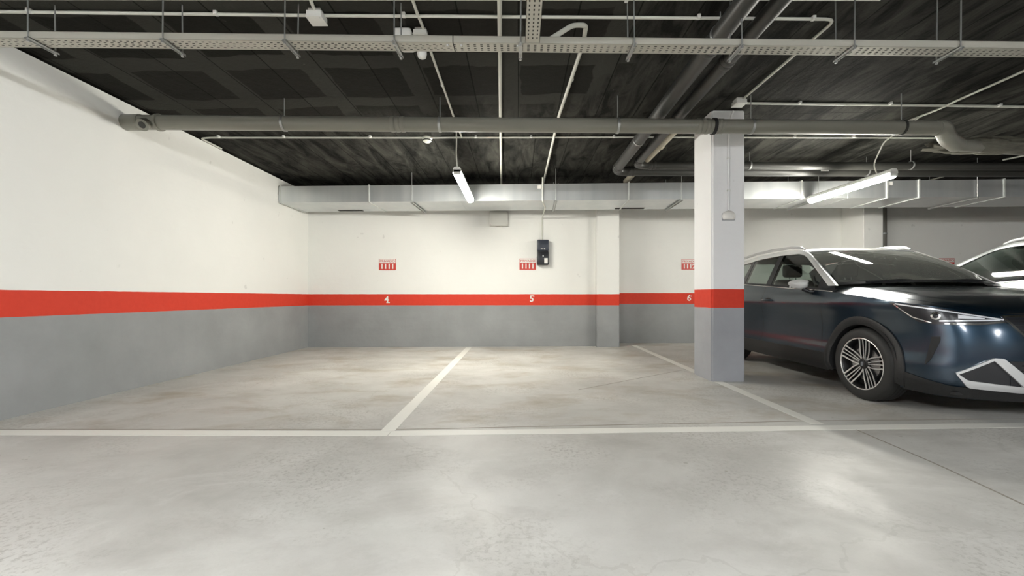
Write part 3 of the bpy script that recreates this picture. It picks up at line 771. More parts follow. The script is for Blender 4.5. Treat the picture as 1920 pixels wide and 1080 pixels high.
ZB = [(0,.17),(.3,.18),(.6,.20),(1.2,.21),(3.0,.21),(3.7,.24),(4.15,.28)]
HC = [(0,.80),(.03,.835),(.1,.875),(.2,.912),(.33,.947),(.6,.99),(.9,1.025),(1.3,1.055)]
def wall_pt(s, z, side=-1, off=0):
    p, n = plan(s)
    front = max(0, -n.y)**1.6; rear = max(0, n.y)**1.6
    side_w = max(0, 1-front-rear)
    ins = front*smooth_interp(FI, z)+rear*smooth_interp(RI, z)+side_w*smooth_interp(SI, z)
    q = p-n*(ins-off); return Vector((q.x*side*-1*-1 if side > 0 else -q.x, q.y, z))
def zs_at(s): p, n = plan(s); return smooth_interp(ZS, p.y)
def zb_at(s): p, n = plan(s); return smooth_interp(ZB, p.y)

def grid_mesh(fn, nu, nv, thick=0, mask=None, tdir=None):
    bm = bmesh.new(); V = [[bm.verts.new(fn(i, j)) for j in range(nv)] for i in range(nu)]
    for i in range(nu-1):
        for j in range(nv-1):
            if mask and not mask(i, j, (V[i][j].co+V[i+1][j].co+V[i][j+1].co+V[i+1][j+1].co)/4): continue
            try: bm.faces.new((V[i][j], V[i+1][j], V[i+1][j+1], V[i][j+1]))
            except ValueError: pass
    for v in list(bm.verts):
        if not v.link_faces: bm.verts.remove(v)
    bmesh.ops.remove_doubles(bm, verts=bm.verts, dist=1e-5)
    return bm
def solidify(bm, th):
    bmesh.ops.recalc_face_normals(bm, faces=bm.faces)
    bmesh.ops.solidify(bm, geom=bm.faces[:], thickness=th); return bm
def patch(pts_lo, pts_hi, side, off, nrow=6, ncol=40, th=.006):
    """wall-conforming patch: pts_lo / pts_hi are lists of (s, z)"""
    s0, s1 = pts_lo[0][0], pts_lo[-1][0]
    def fn(i, j):
        k = i/(ncol-1); s = s0+(s1-s0)*k
        zl = interp(pts_lo, s); zh = interp(pts_hi, s); z = zl+(zh-zl)*j/(nrow-1)
        return wall_pt(s, z, side, off)
    return fn, ncol, nrow
def patch_bm(lo, hi, side, off, nrow=5, ncol=40, th=.008):
    """closed slab that follows the body: outer skin at off, inner skin at off-th"""
    f1, a, b = patch(lo, hi, side, off, nrow, ncol); f2, _, _ = patch(lo, hi, side, off-th, nrow, ncol)
    bm = bmesh.new()
    A = [[bm.verts.new(f1(i, j)) for j in range(b)] for i in range(a)]; B = [[bm.verts.new(f2(i, j)) for j in range(b)] for i in range(a)]
    for i in range(a-1):
        for j in range(b-1):
            bm.faces.new((A[i][j], A[i+1][j], A[i+1][j+1], A[i][j+1])); bm.faces.new((B[i][j], B[i][j+1], B[i+1][j+1], B[i+1][j]))
    for i in range(a-1):
        bm.faces.new((A[i][0], B[i][0], B[i+1][0], A[i+1][0])); bm.faces.new((A[i][b-1], A[i+1][b-1], B[i+1][b-1], B[i][b-1]))
    for j in range(b-1):
        bm.faces.new((A[0][j], A[0][j+1], B[0][j+1], B[0][j])); bm.faces.new((A[a-1][j], B[a-1][j], B[a-1][j+1], A[a-1][j+1]))
    return bm
def stroke_bm(pts, wd, side, off, th=.008, n=30):
    """bar along a path of (s,z) points on the body, wd wide"""
    bm = bmesh.new(); P = []
    tot = [0]
    for a, b in zip(pts, pts[1:]): tot.append(tot[-1]+math.hypot(b[0]-a[0], b[1]-a[1]))
    for k in range(n+1):
        q = tot[-1]*k/n
        for i in range(len(pts)-1):
            if q <= tot[i+1]+1e-9: break
        t = (q-tot[i])/(tot[i+1]-tot[i]); a, b = pts[i], pts[i+1]
        P.append((a[0]+(b[0]-a[0])*t, a[1]+(b[1]-a[1])*t))
    R_ = []
    for k in range(n+1):
        a, b = P[max(k-1,0)], P[min(k+1,n)]; dx, dz = b[0]-a[0], b[1]-a[1]; l = math.hypot(dx, dz); nx, nz = -dz/l*wd/2, dx/l*wd/2
        s, z = P[k]
        R_.append([bm.verts.new(wall_pt(max(0,s+nx*e), z+nz*e, side, o_)) for e, o_ in ((-1,off-th),(-1,off),(1,off),(1,off-th))])
    for k in range(n):
        for j in range(4): bm.faces.new((R_[k][j], R_[k][(j+1)%4], R_[k+1][(j+1)%4], R_[k+1][j]))
    bm.faces.new(R_[0][::-1]); bm.faces.new(R_[-1])
    return bm

WU = (.83, 3.396); WR = .328
def side_x(u, z):     # greenhouse side surface half width
    t = (z-1.0)/.5; base = interp([(1.0,.80),(1.6,.815),(3.0,.81),(3.8,.76)], u)
    return base-.185*t-.03*t*t

def make_wheel(parent, side, u, steer=0, z=WR):
    x = side*.855
    t = bpy.data.objects.new('wheel', None); COL.objects.link(t); t.parent = parent; t.location = (x, u, z); t.rotation_euler = (0, 0, R(steer))
    w_ = -side    # inward direction
    bm = bmesh.new()
    prof = [(.228,.012),(.238,.0),(.268,-.004),(.295,.002),(.316,.016),(.3255,.034),(.328,.07),(.3285,.10),(.328,.14),(.3255,.17),(.30,.198),(.238,.205)]
    lathe(bm, [(r, w_*h) for r, h in prof], 'x', 64, close=False)
    obj('tyre', bm, 'rubber', t, smooth=40)
    for k in (.075,.105,.135):
        bm = bmesh.new(); lathe(bm, [(.3292, w_*(k-.004)), (.3292, w_*(k+.004))], 'x', 64, close=False); obj('tread_groove', bm, 'black_matte', t)
    bm = bmesh.new(); lathe(bm, [(.232,w_*.006),(.234,w_*.002),(.228,w_*.0005),(.224,w_*.004),(.224,w_*.008)], 'x', 64, close=False); obj('rim_lip', bm, 'machined', t, smooth=40)
    bm = bmesh.new(); lathe(bm, [(.233,w_*.010),(.224,w_*.006),(.215,w_*.02),(.208,w_*.15),(.212,w_*.19)], 'x', 64, close=False); obj('rim', bm, 'alloy_dark', t, smooth=40)
    bm = bmesh.new(); lathe(bm, [(.208,w_*.075),(.05,w_*.07)], 'x', 48, close=False); obj('rim_back', bm, 'alloy_dark', t)
    bm = bmesh.new(); lathe(bm, [(.15,w_*.066),(.15,w_*.05),(.07,w_*.05),(.07,w_*.045),(.04,w_*.045)], 'x', 48); obj('brake_disc', bm, 'disc', t, smooth=30)
    for g in range(5):
        a0 = R(90+8+72*g)
        bm = bmesh.new(); bd = bmesh.new()
        for q, (ai, ao, wi, wo) in enumerate(((-.62,-.245,.009,.014),(-.12,-.082,.007,.010),(.12,.082,.007,.010),(.62,.245,.009,.014))):
            pts = []
            for k in range(9):
                f = k/8; r = .045+(.224-.045)*f; an = a0+ai*(1-f)**1.6+ao*(1-(1-f)**1.6); wd = wi+(wo-wi)*f; dep = .028-.022*f**1.5
                if k == 8: dep = .006
                pts.append((r, an, wd, dep))
            for (bb, depth_off, thick, wk) in ((bm, 0, .004, 1.0), (bd, .0045, .024, 1.25)):
                ring = []
                for r, an, wd, dep in pts:
                    c = Vector((0, math.cos(an)*r, math.sin(an)*r)); nn = Vector((0, -math.sin(an), math.cos(an)))*wd*.5*wk
                    ring.append([bb.verts.new(c+nn*e+Vector((w_*(dep+depth_off+h), 0, 0))) for e, h in ((-1,0),(1,0),(1,thick),(-1,thick))])
                for k in range(8):
                    for j in range(4): bb.faces.new((ring[k][j], ring[k][(j+1)%4], ring[k+1][(j+1)%4], ring[k+1][j]))
                bb.faces.new(ring[0][::-1]); bb.faces.new(ring[-1])
        sp_ = obj('spoke', bm, 'machined', t); obj('spoke_back', bd, 'alloy_dark', sp_)
    bm = bmesh.new(); lathe(bm, [(.062,w_*.07),(.06,w_*.035),(.045,w_*.026),(.036,w_*.022)], 'x', 36); obj('hub', bm, 'alloy_dark', t, smooth=40)
    bm = bmesh.new(); lathe(bm, [(.031,w_*.024),(.031,w_*.017),(.025,w_*.0155)], 'x', 30); cap = obj('hub_cap', bm, 'alloy_dark', t, smooth=40)
    bm = bmesh.new()
    for q, (y0, y1, z0, z1) in enumerate(((-.016,.014,.010,.0165),(-.016,.016,.001,.0065),(-.016,.016,-.0075,-.002),(-.014,.016,-.0175,-.011))):
        prism(bm, [(y0*.9, z0+.002),(y1*.9, z0-.002),(y1*.9, z1-.002),(y0*.9, z1+.002)], lambda a,b,q_: Vector((w_*(.0145-q_)+w_*.0008, a, b)), .002)
    obj('emblem', bm, 'chrome', t)
    for g in range(5):
        a = R(90+8+36+72*g); bm = bmesh.new(); lathe(bm, [(.008,w_*.04),(.008,w_*.028)], 'x', 8, (0, .046*math.cos(a), .046*math.sin(a))); obj('wheel_bolt', bm, 'disc', t)
    return t

def make_car(name, label, loc, rz, paint, roof, scale=(1,1,1), steer=0, group=None):
    t = thing(name, label, 'car', loc, rz, group)
    t.scale = scale
    top = CUM[-1]
    # ---- s samples shared
    marks = sorted([s_of_u(u) for u in (1.33, 2.45, 3.25)]+[s_of_v(.45)])
    ss = []; s = 0
    while s < top-1e-6:
        ss.append(s); nxt = s+.022
        for m_ in marks:
            if s+1e-4 < m_ < nxt+.008: nxt = m_
        s = nxt
    ss.append(top); NR = 44
    s1, s2, s3 = [s_of_u(u) for u in (1.33, 2.45, 3.25)]
    def z_at(s, j): lo, hi = zb_at(s), zs_at(s); return lo+(hi-lo)*j/(NR-1)
    ZD = .34
    def in_arch(c, r=.372): return any((c.y-u)**2+(c.z-WR)**2 < r*r for u in WU) and abs(c.x) > .5
    bm = bmesh.new()
    for side in (-1, 1):
        g = grid_mesh(lambda i, j: wall_pt(ss[i], z_at(ss[i], j), side), len(ss), NR,
            mask=lambda i, j, c: not in_arch(c) and not (s1-1e-4 <= ss[i] < s3-1e-4 and c.z > ZD))
        me = bpy.data.meshes.new('x'); g.to_mesh(me); g.free(); bm.from_mesh(me); bpy.data.meshes.remove(me)
    # fender tops + cowl sides: outer strips of the hood surface
    def hood_pt(u, f, lift=0):
        # f in -1..1 across
        # half width at this u from top edge of the wall
        lo, hi = 0, s_of_u(1.6)
        for _ in range(30):
            m_ = (lo+hi)/2; q = wall_pt(m_, zs_at(m_), 1)
            if q.y < u: lo = m_
            else: hi = m_
        q = wall_pt(lo, zs_at(lo), 1); ve = q.x
        zc_ = smooth_interp(HC, u-.10 if u > .11 else 0)
        zz = q.z+(max(zc_, q.z)-q.z)*(1-abs(f)**4.5)
        zz += .012*math.exp(-((abs(f)-.80)/.09)**2)*min(1, max(0, (u-.15)/.4))
        return Vector((f*ve, u, zz+lift))
    us = [.1135+ (1.32-.1135)*(k/46)**1.5 for k in range(47)]
    # (first row is the nose edge)
    def strip(f0, f1, n): return grid_mesh(lambda i, j: hood_pt(us[i], f0+(f1-f0)*j/(n-1)), len(us), n)
    for f0, f1 in ((-1,-.905),(.905,1)):
        g = strip(f0, f1, 6); me = bpy.data.meshes.new('x'); g.to_mesh(me); g.free(); bm.from_mesh(me); bpy.data.meshes.remove(me)
    bmesh.ops.remove_doubles(bm, verts=bm.verts, dist=.0005)
    obj('body', bm, paint, t, smooth=38)
    hood = obj('hood', solidify(strip(-.90, .90, 60), .003), paint, t, smooth=38)
    # inner dark lining (visible in the gaps)
    bm = bmesh.new()
    for side in (-1, 1):
        g = grid_mesh(lambda i, j: wall_pt(ss[i], z_at(ss[i], j)-.01, side, -.022), len(ss), NR, mask=lambda i, j, c: not in_arch(c, .40))
        me = bpy.data.meshes.new('x'); g.to_mesh(me); g.free(); bm.from_mesh(me); bpy.data.meshes.remove(me)
    g = grid_mesh(lambda i, j: hood_pt(us[i], -1+2*j/20, -.02)*1.0, len(us), 21); me = bpy.data.meshes.new('x'); g.to_mesh(me); g.free(); bm.from_mesh(me); bpy.data.meshes.remove(me)
    box(bm, -.68, .68, .15, 4.0, .20, .22)
    obj('underbody', bm, 'black_matte', t)
    # doors
    for side in (-1, 1):
        for nm, a, b in (('front_door', s1, s2), ('rear_door', s2, s3)):
            sl = [a+.003+(b-a-.006)*k/42 for k in range(43)]
            fnd = lambda i, j: wall_pt(sl[i], max(ZD+.004, z_at(sl[i], j)) if j else ZD+.004, side, .0008)
            def fnd(i, j): lo, hi = ZD+.004, zs_at(sl[i]); return wall_pt(sl[i], lo+(hi-lo)*j/35, side, .0008)
            g = grid_mesh(fnd, 43, 36, mask=lambda i, j, c: not in_arch(c))
            dr = obj(nm, g, paint, t, smooth=38)
            # handle
            if nm == 'front_door': hu, hz = 2.30, .89
            else: hu, hz = 3.10, .93
            sh = s_of_u(hu); P = wall_pt(sh, hz, side, 0)
            bm = bmesh.new(); tube(bm, [P+Vector((side*a_, b_, c_)) for a_, b_, c_ in ((0,-.10,0),(.03,-.085,.002),(.038,0,.004),(.03,.085,.002),(0,.10,0))], [.010,.012,.013,.012,.010], 12)
            obj('door_handle', bm, paint, dr, smooth=50)
            bm = bmesh.new(); lathe(bm, [(.055,side*.001),(.05,side*.0025)], 'x', 24, P); 
            for v in bm.verts: v.co.z = P.z+(v.co.z-P.z)*.6; v.co.y = P.y+(v.co.y-P.y)*1.2
            obj('handle_recess', bm, 'black_matte', dr)
        # cladding of sill
        a, b = s_of_u(WU[0]+.40), s_of_u(WU[1]-.40)
        obj('sill_cladding', patch_bm([(a,.20),(b,.20)], [(a,.375),(b,.375)], side, .012, 6, 30, .02), 'cladding', t, smooth=40)
        # lower bumper cladding
        a, b = 0.0, s_of_u(WU[0]-.395)
        obj('bumper_lip', patch_bm([(a,.165),(b,.185)], [(a,.24),(s_of_v(.7),.265),(b,.34)], side, .010, 6, 40, .02), 'cladding', t, smooth=40)
        a, b = s_of_u(WU[1]+.395), CUM[-1]
        obj('rear_bumper_lip', patch_bm([(a,.22),(b,.27)], [(a,.42),(b,.50)], side, .010, 6, 40, .02), 'cladding', t, smooth=40)
        # wheel arch trims
        for u in WU:
            bm = bmesh.new(); ring = []
            n = 48; a0, a1 = R(-17), R(197)
            for k in range(n+1):
                an = a0+(a1-a0)*k/n; row = []
                for rr, of in ((.352,-.05),(.352,.010),(.36,.016),(.405,.018),(.427,.012),(.429,-.004)):
                    y = u+rr*math.cos(an); z = WR+rr*math.sin(an); z = max(z, .19)
                    row.append(bm.verts.new(wall_pt(s_of_u(y), z, side, of)))
                ring.append(row)
            for k in range(n):
                for j in range(5): bm.faces.new((ring[k][j], ring[k+1][j], ring[k+1][j+1], ring[k][j+1]))
            obj('wheel_arch_trim', bm, 'cladding', t, smooth=40)
            bm = bmesh.new(); rr_ = []
            for k in range(25):
                an = R(-10)+R(200)*k/24
                rr_.append([bm.verts.new((side*x_, u+.385*math.cos(an), WR+.385*math.sin(an))) for x_ in (.50,.85)])
            for k in range(24): bm.faces.new((rr_[k][0], rr_[k+1][0], rr_[k+1][1], rr_[k][1]))
            c = bm.verts.new((side*.50, u, WR))
            for k in range(24): bm.faces.new((rr_[k][0], rr_[k+1][0], c))
            obj('wheel_well', bm, 'black_matte', t)
            make_wheel(t, side, u, steer if u < 1 else 0)
        # belt trim (chrome line)
        bm = bmesh.new(); tube(bm, [wall_pt(s_of_u(u), zs_at(s_of_u(u))+.004, side, -.004) for u in [1.20+k*.1 for k in range(24)]], .007, 8)
        obj('belt_trim', bm, 'chrome', t, smooth=50)
        # belt shelf between wall top and glass
        def shelf(i, j):
            u = 1.18+i*.08; P = wall_pt(s_of_u(u), zs_at(s_of_u(u)), side); Q = Vector((side*(side_x(u, P.z+.03)+.012), u, P.z+.03)); return P.lerp(Q, j)
        obj('belt_seal', grid_mesh(shelf, 33, 2), 'black_plastic', t)
        # ---- greenhouse side
        def gs(u, z, off=0): return Vector((side*(side_x(u, z)+off), u, z))
        # white frame: outer (roof side) and inner (glass side) edge
        outer = [(1.225,1.045),(1.45,1.185),(1.70,1.33),(1.90,1.43),(1.99,1.468),(2.12,1.500),(2.5,1.518),(3.0,1.512),(3.5,1.48),(3.80,1.45)]
        inner = [(1.335,1.045),(1.52,1.165),(1.74,1.30),(1.88,1.38),(1.97,1.42),(2.10,1.447),(2.5,1.462),(3.0,1.452),(3.5,1.415),(3.72,1.38)]
        def strip_side(A, B, off, th, n=60):
            bm = bmesh.new(); rows = []
            for k in range(n+1):
                f = k/n*(len(A)-1); i = min(int(f), len(A)-2); q = f-i
                a = [A[i][c]+(A[i+1][c]-A[i][c])*q for c in (0,1)]; b = [B[i][c]+(B[i+1][c]-B[i][c])*q for c in (0,1)]
                mid = [(a[c]+b[c])/2 for c in (0,1)]
                rows.append([bm.verts.new(gs(*a, off-th)), bm.verts.new(gs(*a, off-.004)), bm.verts.new(gs(a[0]*.8+mid[0]*.2, a[1]*.8+mid[1]*.2, off)), bm.verts.new(gs(b[0]*.8+mid[0]*.2, b[1]*.8+mid[1]*.2, off)), bm.verts.new(gs(*b, off-.003)), bm.verts.new(gs(*b, off-th))])
            for k in range(n):
                for j in range(5): bm.faces.new((rows[k][j], rows[k+1][j], rows[k+1][j+1], rows[k][j+1]))
                bm.faces.new((rows[k][5], rows[k+1][5], rows[k+1][0], rows[k][0]))
            bm.faces.new(rows[0]); bm.faces.new(rows[-1][::-1]); return bm
        obj('pillar_frame', strip_side(outer, inner, .012, .03), roof, t, smooth=40)
        # glass: front & rear side windows
        def belt_z(u): return zs_at(s_of_u(u))+.018
        def win(u0, u1, inset=.0, off=0.0):
            us_ = [u0+(u1-u0)*k/30 for k in range(31)]
            def topz(u): return interp(inner, u)-inset
            return grid_mesh(lambda i, j: gs(us_[i], belt_z(us_[i])+(max(topz(us_[i]), belt_z(us_[i])+.001)-belt_z(us_[i]))*j/8, off), 31, 9)
        obj('front_side_window', win(1.46, 2.44, .008), 'side_glass', t, smooth=60)
        obj('rear_side_window', win(2.52, 3.16, .008), 'side_glass', t, smooth=60)
        obj('quarter_window', win(3.24, 3.52, .008), 'side_glass', t, smooth=60)
        # black window surround: A corner, B pillar, C pillar
        def bp(u0, u1, u2, u3): # bottom u0..u1, top u2..u3
            bm = bmesh.new()
            for oo in (.003,):
                V = []
                for k in range(9):
                    q = k/8; a = u0+(u2-u0)*q; b = u1+(u3-u1)*q
                    za = belt_z(a)+(interp(inner, a)-.002-belt_z(a))*q; zb_ = belt_z(b)+(interp(inner, b)-.002-belt_z(b))*q
                    V.append([bm.verts.new(gs(a, za, oo)), bm.verts.new(gs(b, zb_, oo)), bm.verts.new(gs(b, zb_, -.03)), bm.verts.new(gs(a, za, -.03))])
                for k in range(8):
                    for j in range(4): bm.faces.new((V[k][j], V[k][(j+1)%4], V[k+1][(j+1)%4], V[k+1][j]))
                bm.faces.new(V[0]); bm.faces.new(V[-1][::-1])
            return bm
        obj('window_pillar', bp(2.42,2.54,2.42,2.52), 'black_plastic', t)
        obj('window_pillar', bp(3.14,3.26,3.12,3.20), 'black_plastic', t)
        bm = bmesh.new(); V = [gs(1.24,1.04,.004), gs(1.49,belt_z(1.49),.004), gs(1.49,1.155,.004), gs(1.335,1.055,.004), gs(1.20,.995,.02), gs(1.49,.995,.02)]
        vs = [bm.verts.new(v) for v in V]; bm.faces.new((vs[4],vs[5],vs[1],vs[2],vs[3],vs[0])); obj('mirror_sail', bm, 'black_plastic', t)
        bm = bmesh.new(); us3 = [3.48,3.6,3.72,3.84,3.92]
        g = grid_mesh(lambda i, j: gs(us3[i], belt_z(min(us3[i],4.0))-.02+(interp(outer, us3[i])-belt_z(min(us3[i],4.0))+.02)*j/6*(1-.10*i), .006), 5, 7); bm.free()
        obj('rear_pillar', g, paint, t, smooth=50)
        # roof rail
        bm = bmesh.new(); us4 = [2.02,2.10,2.3,2.7,3.1,3.5,3.66]
        hz_ = [1.490,1.520,1.542,1.552,1.545,1.515,1.475]
        tube(bm, [Vector((side*.605, u, z)) for u, z in zip(us4, hz_)], [.010,.016,.018,.018,.018,.016,.010], 10)
        obj('roof_rail', bm, 'trim_silver', t, smooth=50)
        # mirror
        bm = bmesh.new()
        for x, y, z in ((.885,1.50,1.105),(.885,1.57,1.118),(.89,1.50,1.045),(.89,1.57,1.035),(.93,1.46,1.085),(.94,1.57,1.125),(1.03,1.575,1.112),(1.075,1.56,1.085),(1.07,1.575,1.07),(1.03,1.50,1.08),(.935,1.47,1.05),(.94,1.50,1.018),(.95,1.57,1.012),(1.01,1.575,1.022),(1.0,1.50,1.035)):
            bm.verts.new((side*x, y, z))
        bmesh.ops.convex_hull(bm, input=bm.verts[:])
        for v in list(bm.verts):
            if not v.link_faces: bm.verts.remove(v)
        bmesh.ops.dissolve_limit(bm, angle_limit=R(6), verts=bm.verts[:], edges=bm.edges[:])
        bmesh.ops.bevel(bm, geom=bm.edges[:], offset=.006, segments=2, affect='EDGES')
        mh = obj('mirror_housing', bm, roof, t, smooth=50)
        bm = bmesh.new(); box(bm, side*.975-.07, side*.975+.07, 1.574, 1.580, 1.03, 1.10, bev=.0015); obj('mirror_glass', bm, 'mirror', mh)
        bm = bmesh.new(); tube(bm, [(side*.80,1.47,1.0),(side*.87,1.51,.985),(side*.94,1.53,1.02)], [.024,.02,.022], 12); obj('mirror_arm', bm, 'black_plastic', mh, smooth=50)
        # ---- headlight
        sO = s_of_u(.53); sI = s_of_v(.385)
        up = [(sI,.762),(s_of_v(.62),.815),(s_of_v(.74),.845),(s_of_u(.30),.862),(sO,.888)]
        lo_ = [(sI,.745),(s_of_v(.55),.722),(s_of_v(.69),.718),(s_of_v(.765),.722),(s_of_u(.33),.735),(sO,.884)]
        hl = obj('headlight', patch_bm(lo_, up, side, .004, 6, 60, .02), 'black_plastic', t, smooth=50)
        obj('light_guide', stroke_bm([(sI+.03,.765),(s_of_v(.62),.803),(s_of_v(.77),.840),(s_of_u(.48),.875)], .010, side, .008, .01), 'lens_white', hl, smooth=50)
        obj('light_guide', stroke_bm([(sI+.05,.762),(s_of_v(.60),.756),(s_of_v(.74),.748)], .010, side, .008, .01), 'lens_white', hl, smooth=50)
        obj('light_guide', stroke_bm([(sI+.03,.751),(s_of_v(.56),.732),(s_of_v(.72),.729)], .009, side, .008, .01), 'chrome', hl, smooth=50)
        obj('light_guide', stroke_bm([(s_of_v(.765),.732),(s_of_u(.36),.77),(s_of_u(.49),.872)], .008, side, .008, .01), 'chrome', hl, smooth=50)
        obj('reflector', patch_bm([(s_of_v(.52),.768),(s_of_v(.66),.770)],[(s_of_v(.52),.776),(s_of_v(.66),.800)], side, .007, 4, 12, .01), 'lens_white', hl, smooth=50)
        c = wall_pt(s_of_v(.752), .785, side, .0); pn = plan(s_of_v(.752))[1]; pn = Vector((side*pn.x, pn.y, .1)).normalized()
        bm = bmesh.new(); tube(bm, [c, c+pn*.008, c+pn*.0105], [.030,.030,.022], 20); pr = obj('projector', bm, 'chrome', hl, smooth=50)
        bm = bmesh.new(); tube(bm, [c+pn*.009, c+pn*.014], [.020,.012], 20); obj('lens', bm, 'black_plastic', pr, smooth=50)
        # silver bumper trim (triangle)
        sA, sB, sC, sD = s_of_v(.665), s_of_v(.50), s_of_v(.625), s_of_v(.35)
        tri = obj('bumper_trim', stroke_bm([(sA+.01,.362),(sB,.480)], .016, side, .022, .03), 'trim_silver', t, smooth=40)
        obj('bumper_trim', patch_bm([(0,.238),(sD,.243),(sC,.262),(sA+.012,.358)], [(0,.285),(sD,.290),(sC,.318),(sA+.012,.370)], side, .022, 5, 40, .03), 'trim_silver', t, smooth=40)
        obj('bumper_trim', patch_bm([(sD-.10,.284),(sD-.01,.288),(sB,.472)], [(sD-.10,.292),(sB-.055,.488),(sB,.490)], side, .021, 5, 40, .03), 'trim_silver', t, smooth=40)
        obj('lamp_recess', patch_bm([(sD,.285),(sC,.295),(sA,.36)], [(sD,.30),(sB-.02,.475),(sC,.385),(sA,.366)], side, .006, 4, 20, .01), 'black_plastic', t, smooth=40)
        # lower grille
        obj('lower_grille', patch_bm([(0,.265),(sD,.27),(sD+.06,.29)], [(0,.47),(sD+.02,.47),(sD+.06,.47)], side, .008, 4, 20, .012), 'black_plastic', t, smooth=40)
        for k in range(5): obj('grille_bar', stroke_bm([(0.0,.30+.035*k+(.0)),(sD-.01,.30+.035*k)], .008, side, .014, .01), 'cladding', t)
        # crease intake on the bumper side
        obj('side_intake', patch_bm([(s_of_v(.735),.60),(s_of_v(.765),.45),(s_of_u(.28),.405)], [(s_of_v(.735),.63),(s_of_v(.765),.625),(s_of_u(.28),.42)], side, .004, 4, 16, .01), 'black_matte', t, smooth=40)
        # upper grille
        sG = s_of_v(.42); sH = s_of_v(.26)
        obj('upper_grille', patch_bm([(0,.575),(sH,.58),(sG,.775)], [(0,.795),(sH,.792),(sG,.785)], side, .006, 6, 24, .012), 'black_plastic', t, smooth=40)
        obj('grille_frame', stroke_bm([(0,.797),(sG,.790),(sH,.578),(0,.573)], .014, side, .014, .016, n=60), 'chrome', t, smooth=40)
        for k in range(5): obj('grille_bar', stroke_bm([(0.0,.61+.037*k),(interp([(.575,sH),(.79,sG)],.61+.037*k)-.012,.61+.037*k)], .007, side, .012, .008), 'alloy_dark', t)
        # tail light
        obj('tail_light', patch_bm([(s_of_u(3.72),.93),(CUM[-1]-.45,.90)], [(s_of_u(3.72),.98),(CUM[-1]-.45,1.04)], side, .006, 5, 24, .012), 'red_lens', t, smooth=40)
    # windshield
    def ws(i, j, off=0):
        f = -1+2*i/40; q = j/20
        a = Vector((f*.755, 1.05+.19*f*f, 1.072-.02*f*f)); b = Vector((f*.615, 1.86+.13*f*f, 1.462-.005*f*f))
        p = a.lerp(b, q); p += Vector((0,-.03,.045))*math.sin(math.pi*q)*.6; return p
    obj('windshield', grid_mesh(lambda i, j: ws(i, j), 41, 21), 'windshield', t, smooth=60)
    obj('windshield_border', grid_mesh(lambda i, j: ws(i, 0).lerp(ws(i, 1), j*.9)+Vector((0,-.003,.003)), 41, 2), 'black_plastic', t)
    # roof
    RC = [(1.84,1.458),(1.96,1.492),(2.1,1.520),(2.25,1.534),(2.5,1.548),(3.0,1.54),(3.5,1.508),(3.85,1.465)]
    def roof_pt(i, j):
        f = -1+2*j/30; q = (i/30)**1.6; u0 = 1.858+.13*f*f; u = u0+(3.85-u0)*q
        edge = interp(outer_tab, u) if u > 1.99 else 1.462
        xe = side_x(u, edge)+.004
        edge = min(edge, smooth_interp(RC, u)+.012) if u < 2.05 else edge; zc_ = max(smooth_interp(RC, u), edge); z = edge+(zc_-edge)*(1-abs(f)**2.4); return Vector((f*xe, u, z))
    outer_tab = [(1.90,1.43),(1.99,1.468),(2.12,1.500),(2.5,1.518),(3.0,1.512),(3.5,1.48),(3.85,1.448)]
    obj('roof', solidify(grid_mesh(roof_pt, 31, 31), .012), roof, t, smooth=50)
    # tailgate
    def tg(i, j):
        f = -1+2*i/20; q = j/8; a = Vector((f*.72, 4.02-.10*f*f, 1.10)); b = Vector((f*.585, 3.83-.02*f*f, 1.462)); return a.lerp(b, q)
    obj('rear_window', grid_mesh(tg, 21, 9), 'windshield', t, smooth=50)
    obj('tailgate', solidify(grid_mesh(lambda i, j: (lambda q: Vector((q.x*(-1+2*j/10), q.y+.0, q.z)))(wall_pt(CUM[-1]-.02-i*.1, zs_at(CUM[-1]-.02-i*.1)-.002, 1)), 11, 11), .004), paint, t, smooth=50)
    # antenna
    obj('antenna', tbm([(0,3.45,1.50),(0,3.62,1.62)], .004, 8), 'black_plastic', t)
    # wipers
    for x0, x1 in ((-.55,.02),(.08,.60)):
        obj('wiper', tbm([(x0,1.09+.15*(x0/.75)**2,1.082),( (x0+x1)/2,1.10,1.098),(x1,1.13+.1*(x1/.75)**2,1.092)], .008, 6), 'black_matte', t)
    # interior
    obj('dashboard', bxm(-.70,.70,1.22,1.72,.78,1.04, bev=.05, seg=3), 'interior', t, smooth=40)
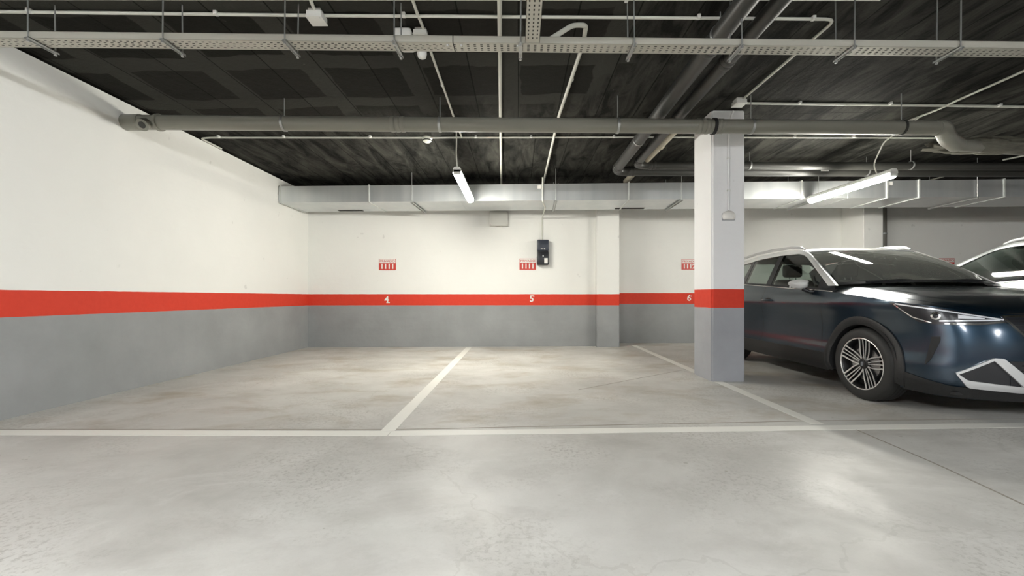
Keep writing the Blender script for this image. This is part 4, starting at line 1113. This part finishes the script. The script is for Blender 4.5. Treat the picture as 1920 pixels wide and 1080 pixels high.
    for sx_ in (-.36,.36):
        bm = bmesh.new(); box(bm, sx_-.25, sx_+.25, 2.0, 2.5, .42, .60, bev=.05, seg=3)
        box(bm, sx_-.24, sx_+.24, 2.42, 2.54, .58, 1.16, bev=.05, seg=3)
        for v in bm.verts:
            if v.co.z > .62: v.co.y += (v.co.z-.6)*.32
        st = obj('seat', bm, 'interior', t, smooth=40)
        obj('headrest', bxm(sx_-.12, sx_+.12, 2.64, 2.72, 1.19, 1.36, bev=.035, seg=3), 'interior', st, smooth=40)
        bm = bmesh.new(); tube(bm, [(sx_-.04,2.66,1.12),(sx_-.04,2.68,1.21)], .006, 6); tube(bm, [(sx_+.04,2.66,1.12),(sx_+.04,2.68,1.21)], .006, 6); obj('headrest_post', bm, 'steel', st)
    bm = bmesh.new(); box(bm, -.64,.64, 3.0, 3.45, .45, .62, bev=.05, seg=3); box(bm, -.64,.64,3.40,3.52,.6,1.12, bev=.05, seg=3); obj('rear_seat', bm, 'interior', t, smooth=40)
    # steering wheel on the car's left (local +x)
    bm = bmesh.new(); c = Vector((.36,1.86,1.0)); ax = Matrix.Rotation(R(68), 3, 'X')
    tube(bm, [c+ax@Vector((.185*math.cos(a), .185*math.sin(a), 0)) for a in [2*math.pi*k/32 for k in range(33)]], .015, 8, caps=False)
    for a in (0, math.pi, -math.pi/2): tube(bm, [c, c+ax@Vector((.18*math.cos(a), .18*math.sin(a), 0))], .014, 6)
    tube(bm, [c, Vector((.36,1.68,.93))], .03, 8)
    obj('steering_wheel', bm, 'interior', t, smooth=50)
    obj('rear_view_mirror', bxm(-.12,.12,1.93,1.95,1.36,1.43, bev=.01), 'black_plastic', t)
    obj('headliner', bxm(-.52,.52,2.05,3.6,1.435,1.445), 'interior_light', t)
    # plates
    return t
make_car('car', 'dark blue hatchback-style SUV with white roof parked nose-out beside the pillar', (3.92, 3.00, 0), R(-2), 'car_blue', 'car_white', steer=4)
make_car('car', 'silver SUV parked nose-in at the right edge behind the dark car', (6.47, 7.45, 0), R(180), 'car_silver', 'car_silver', scale=(1.05,1.15,1.05))
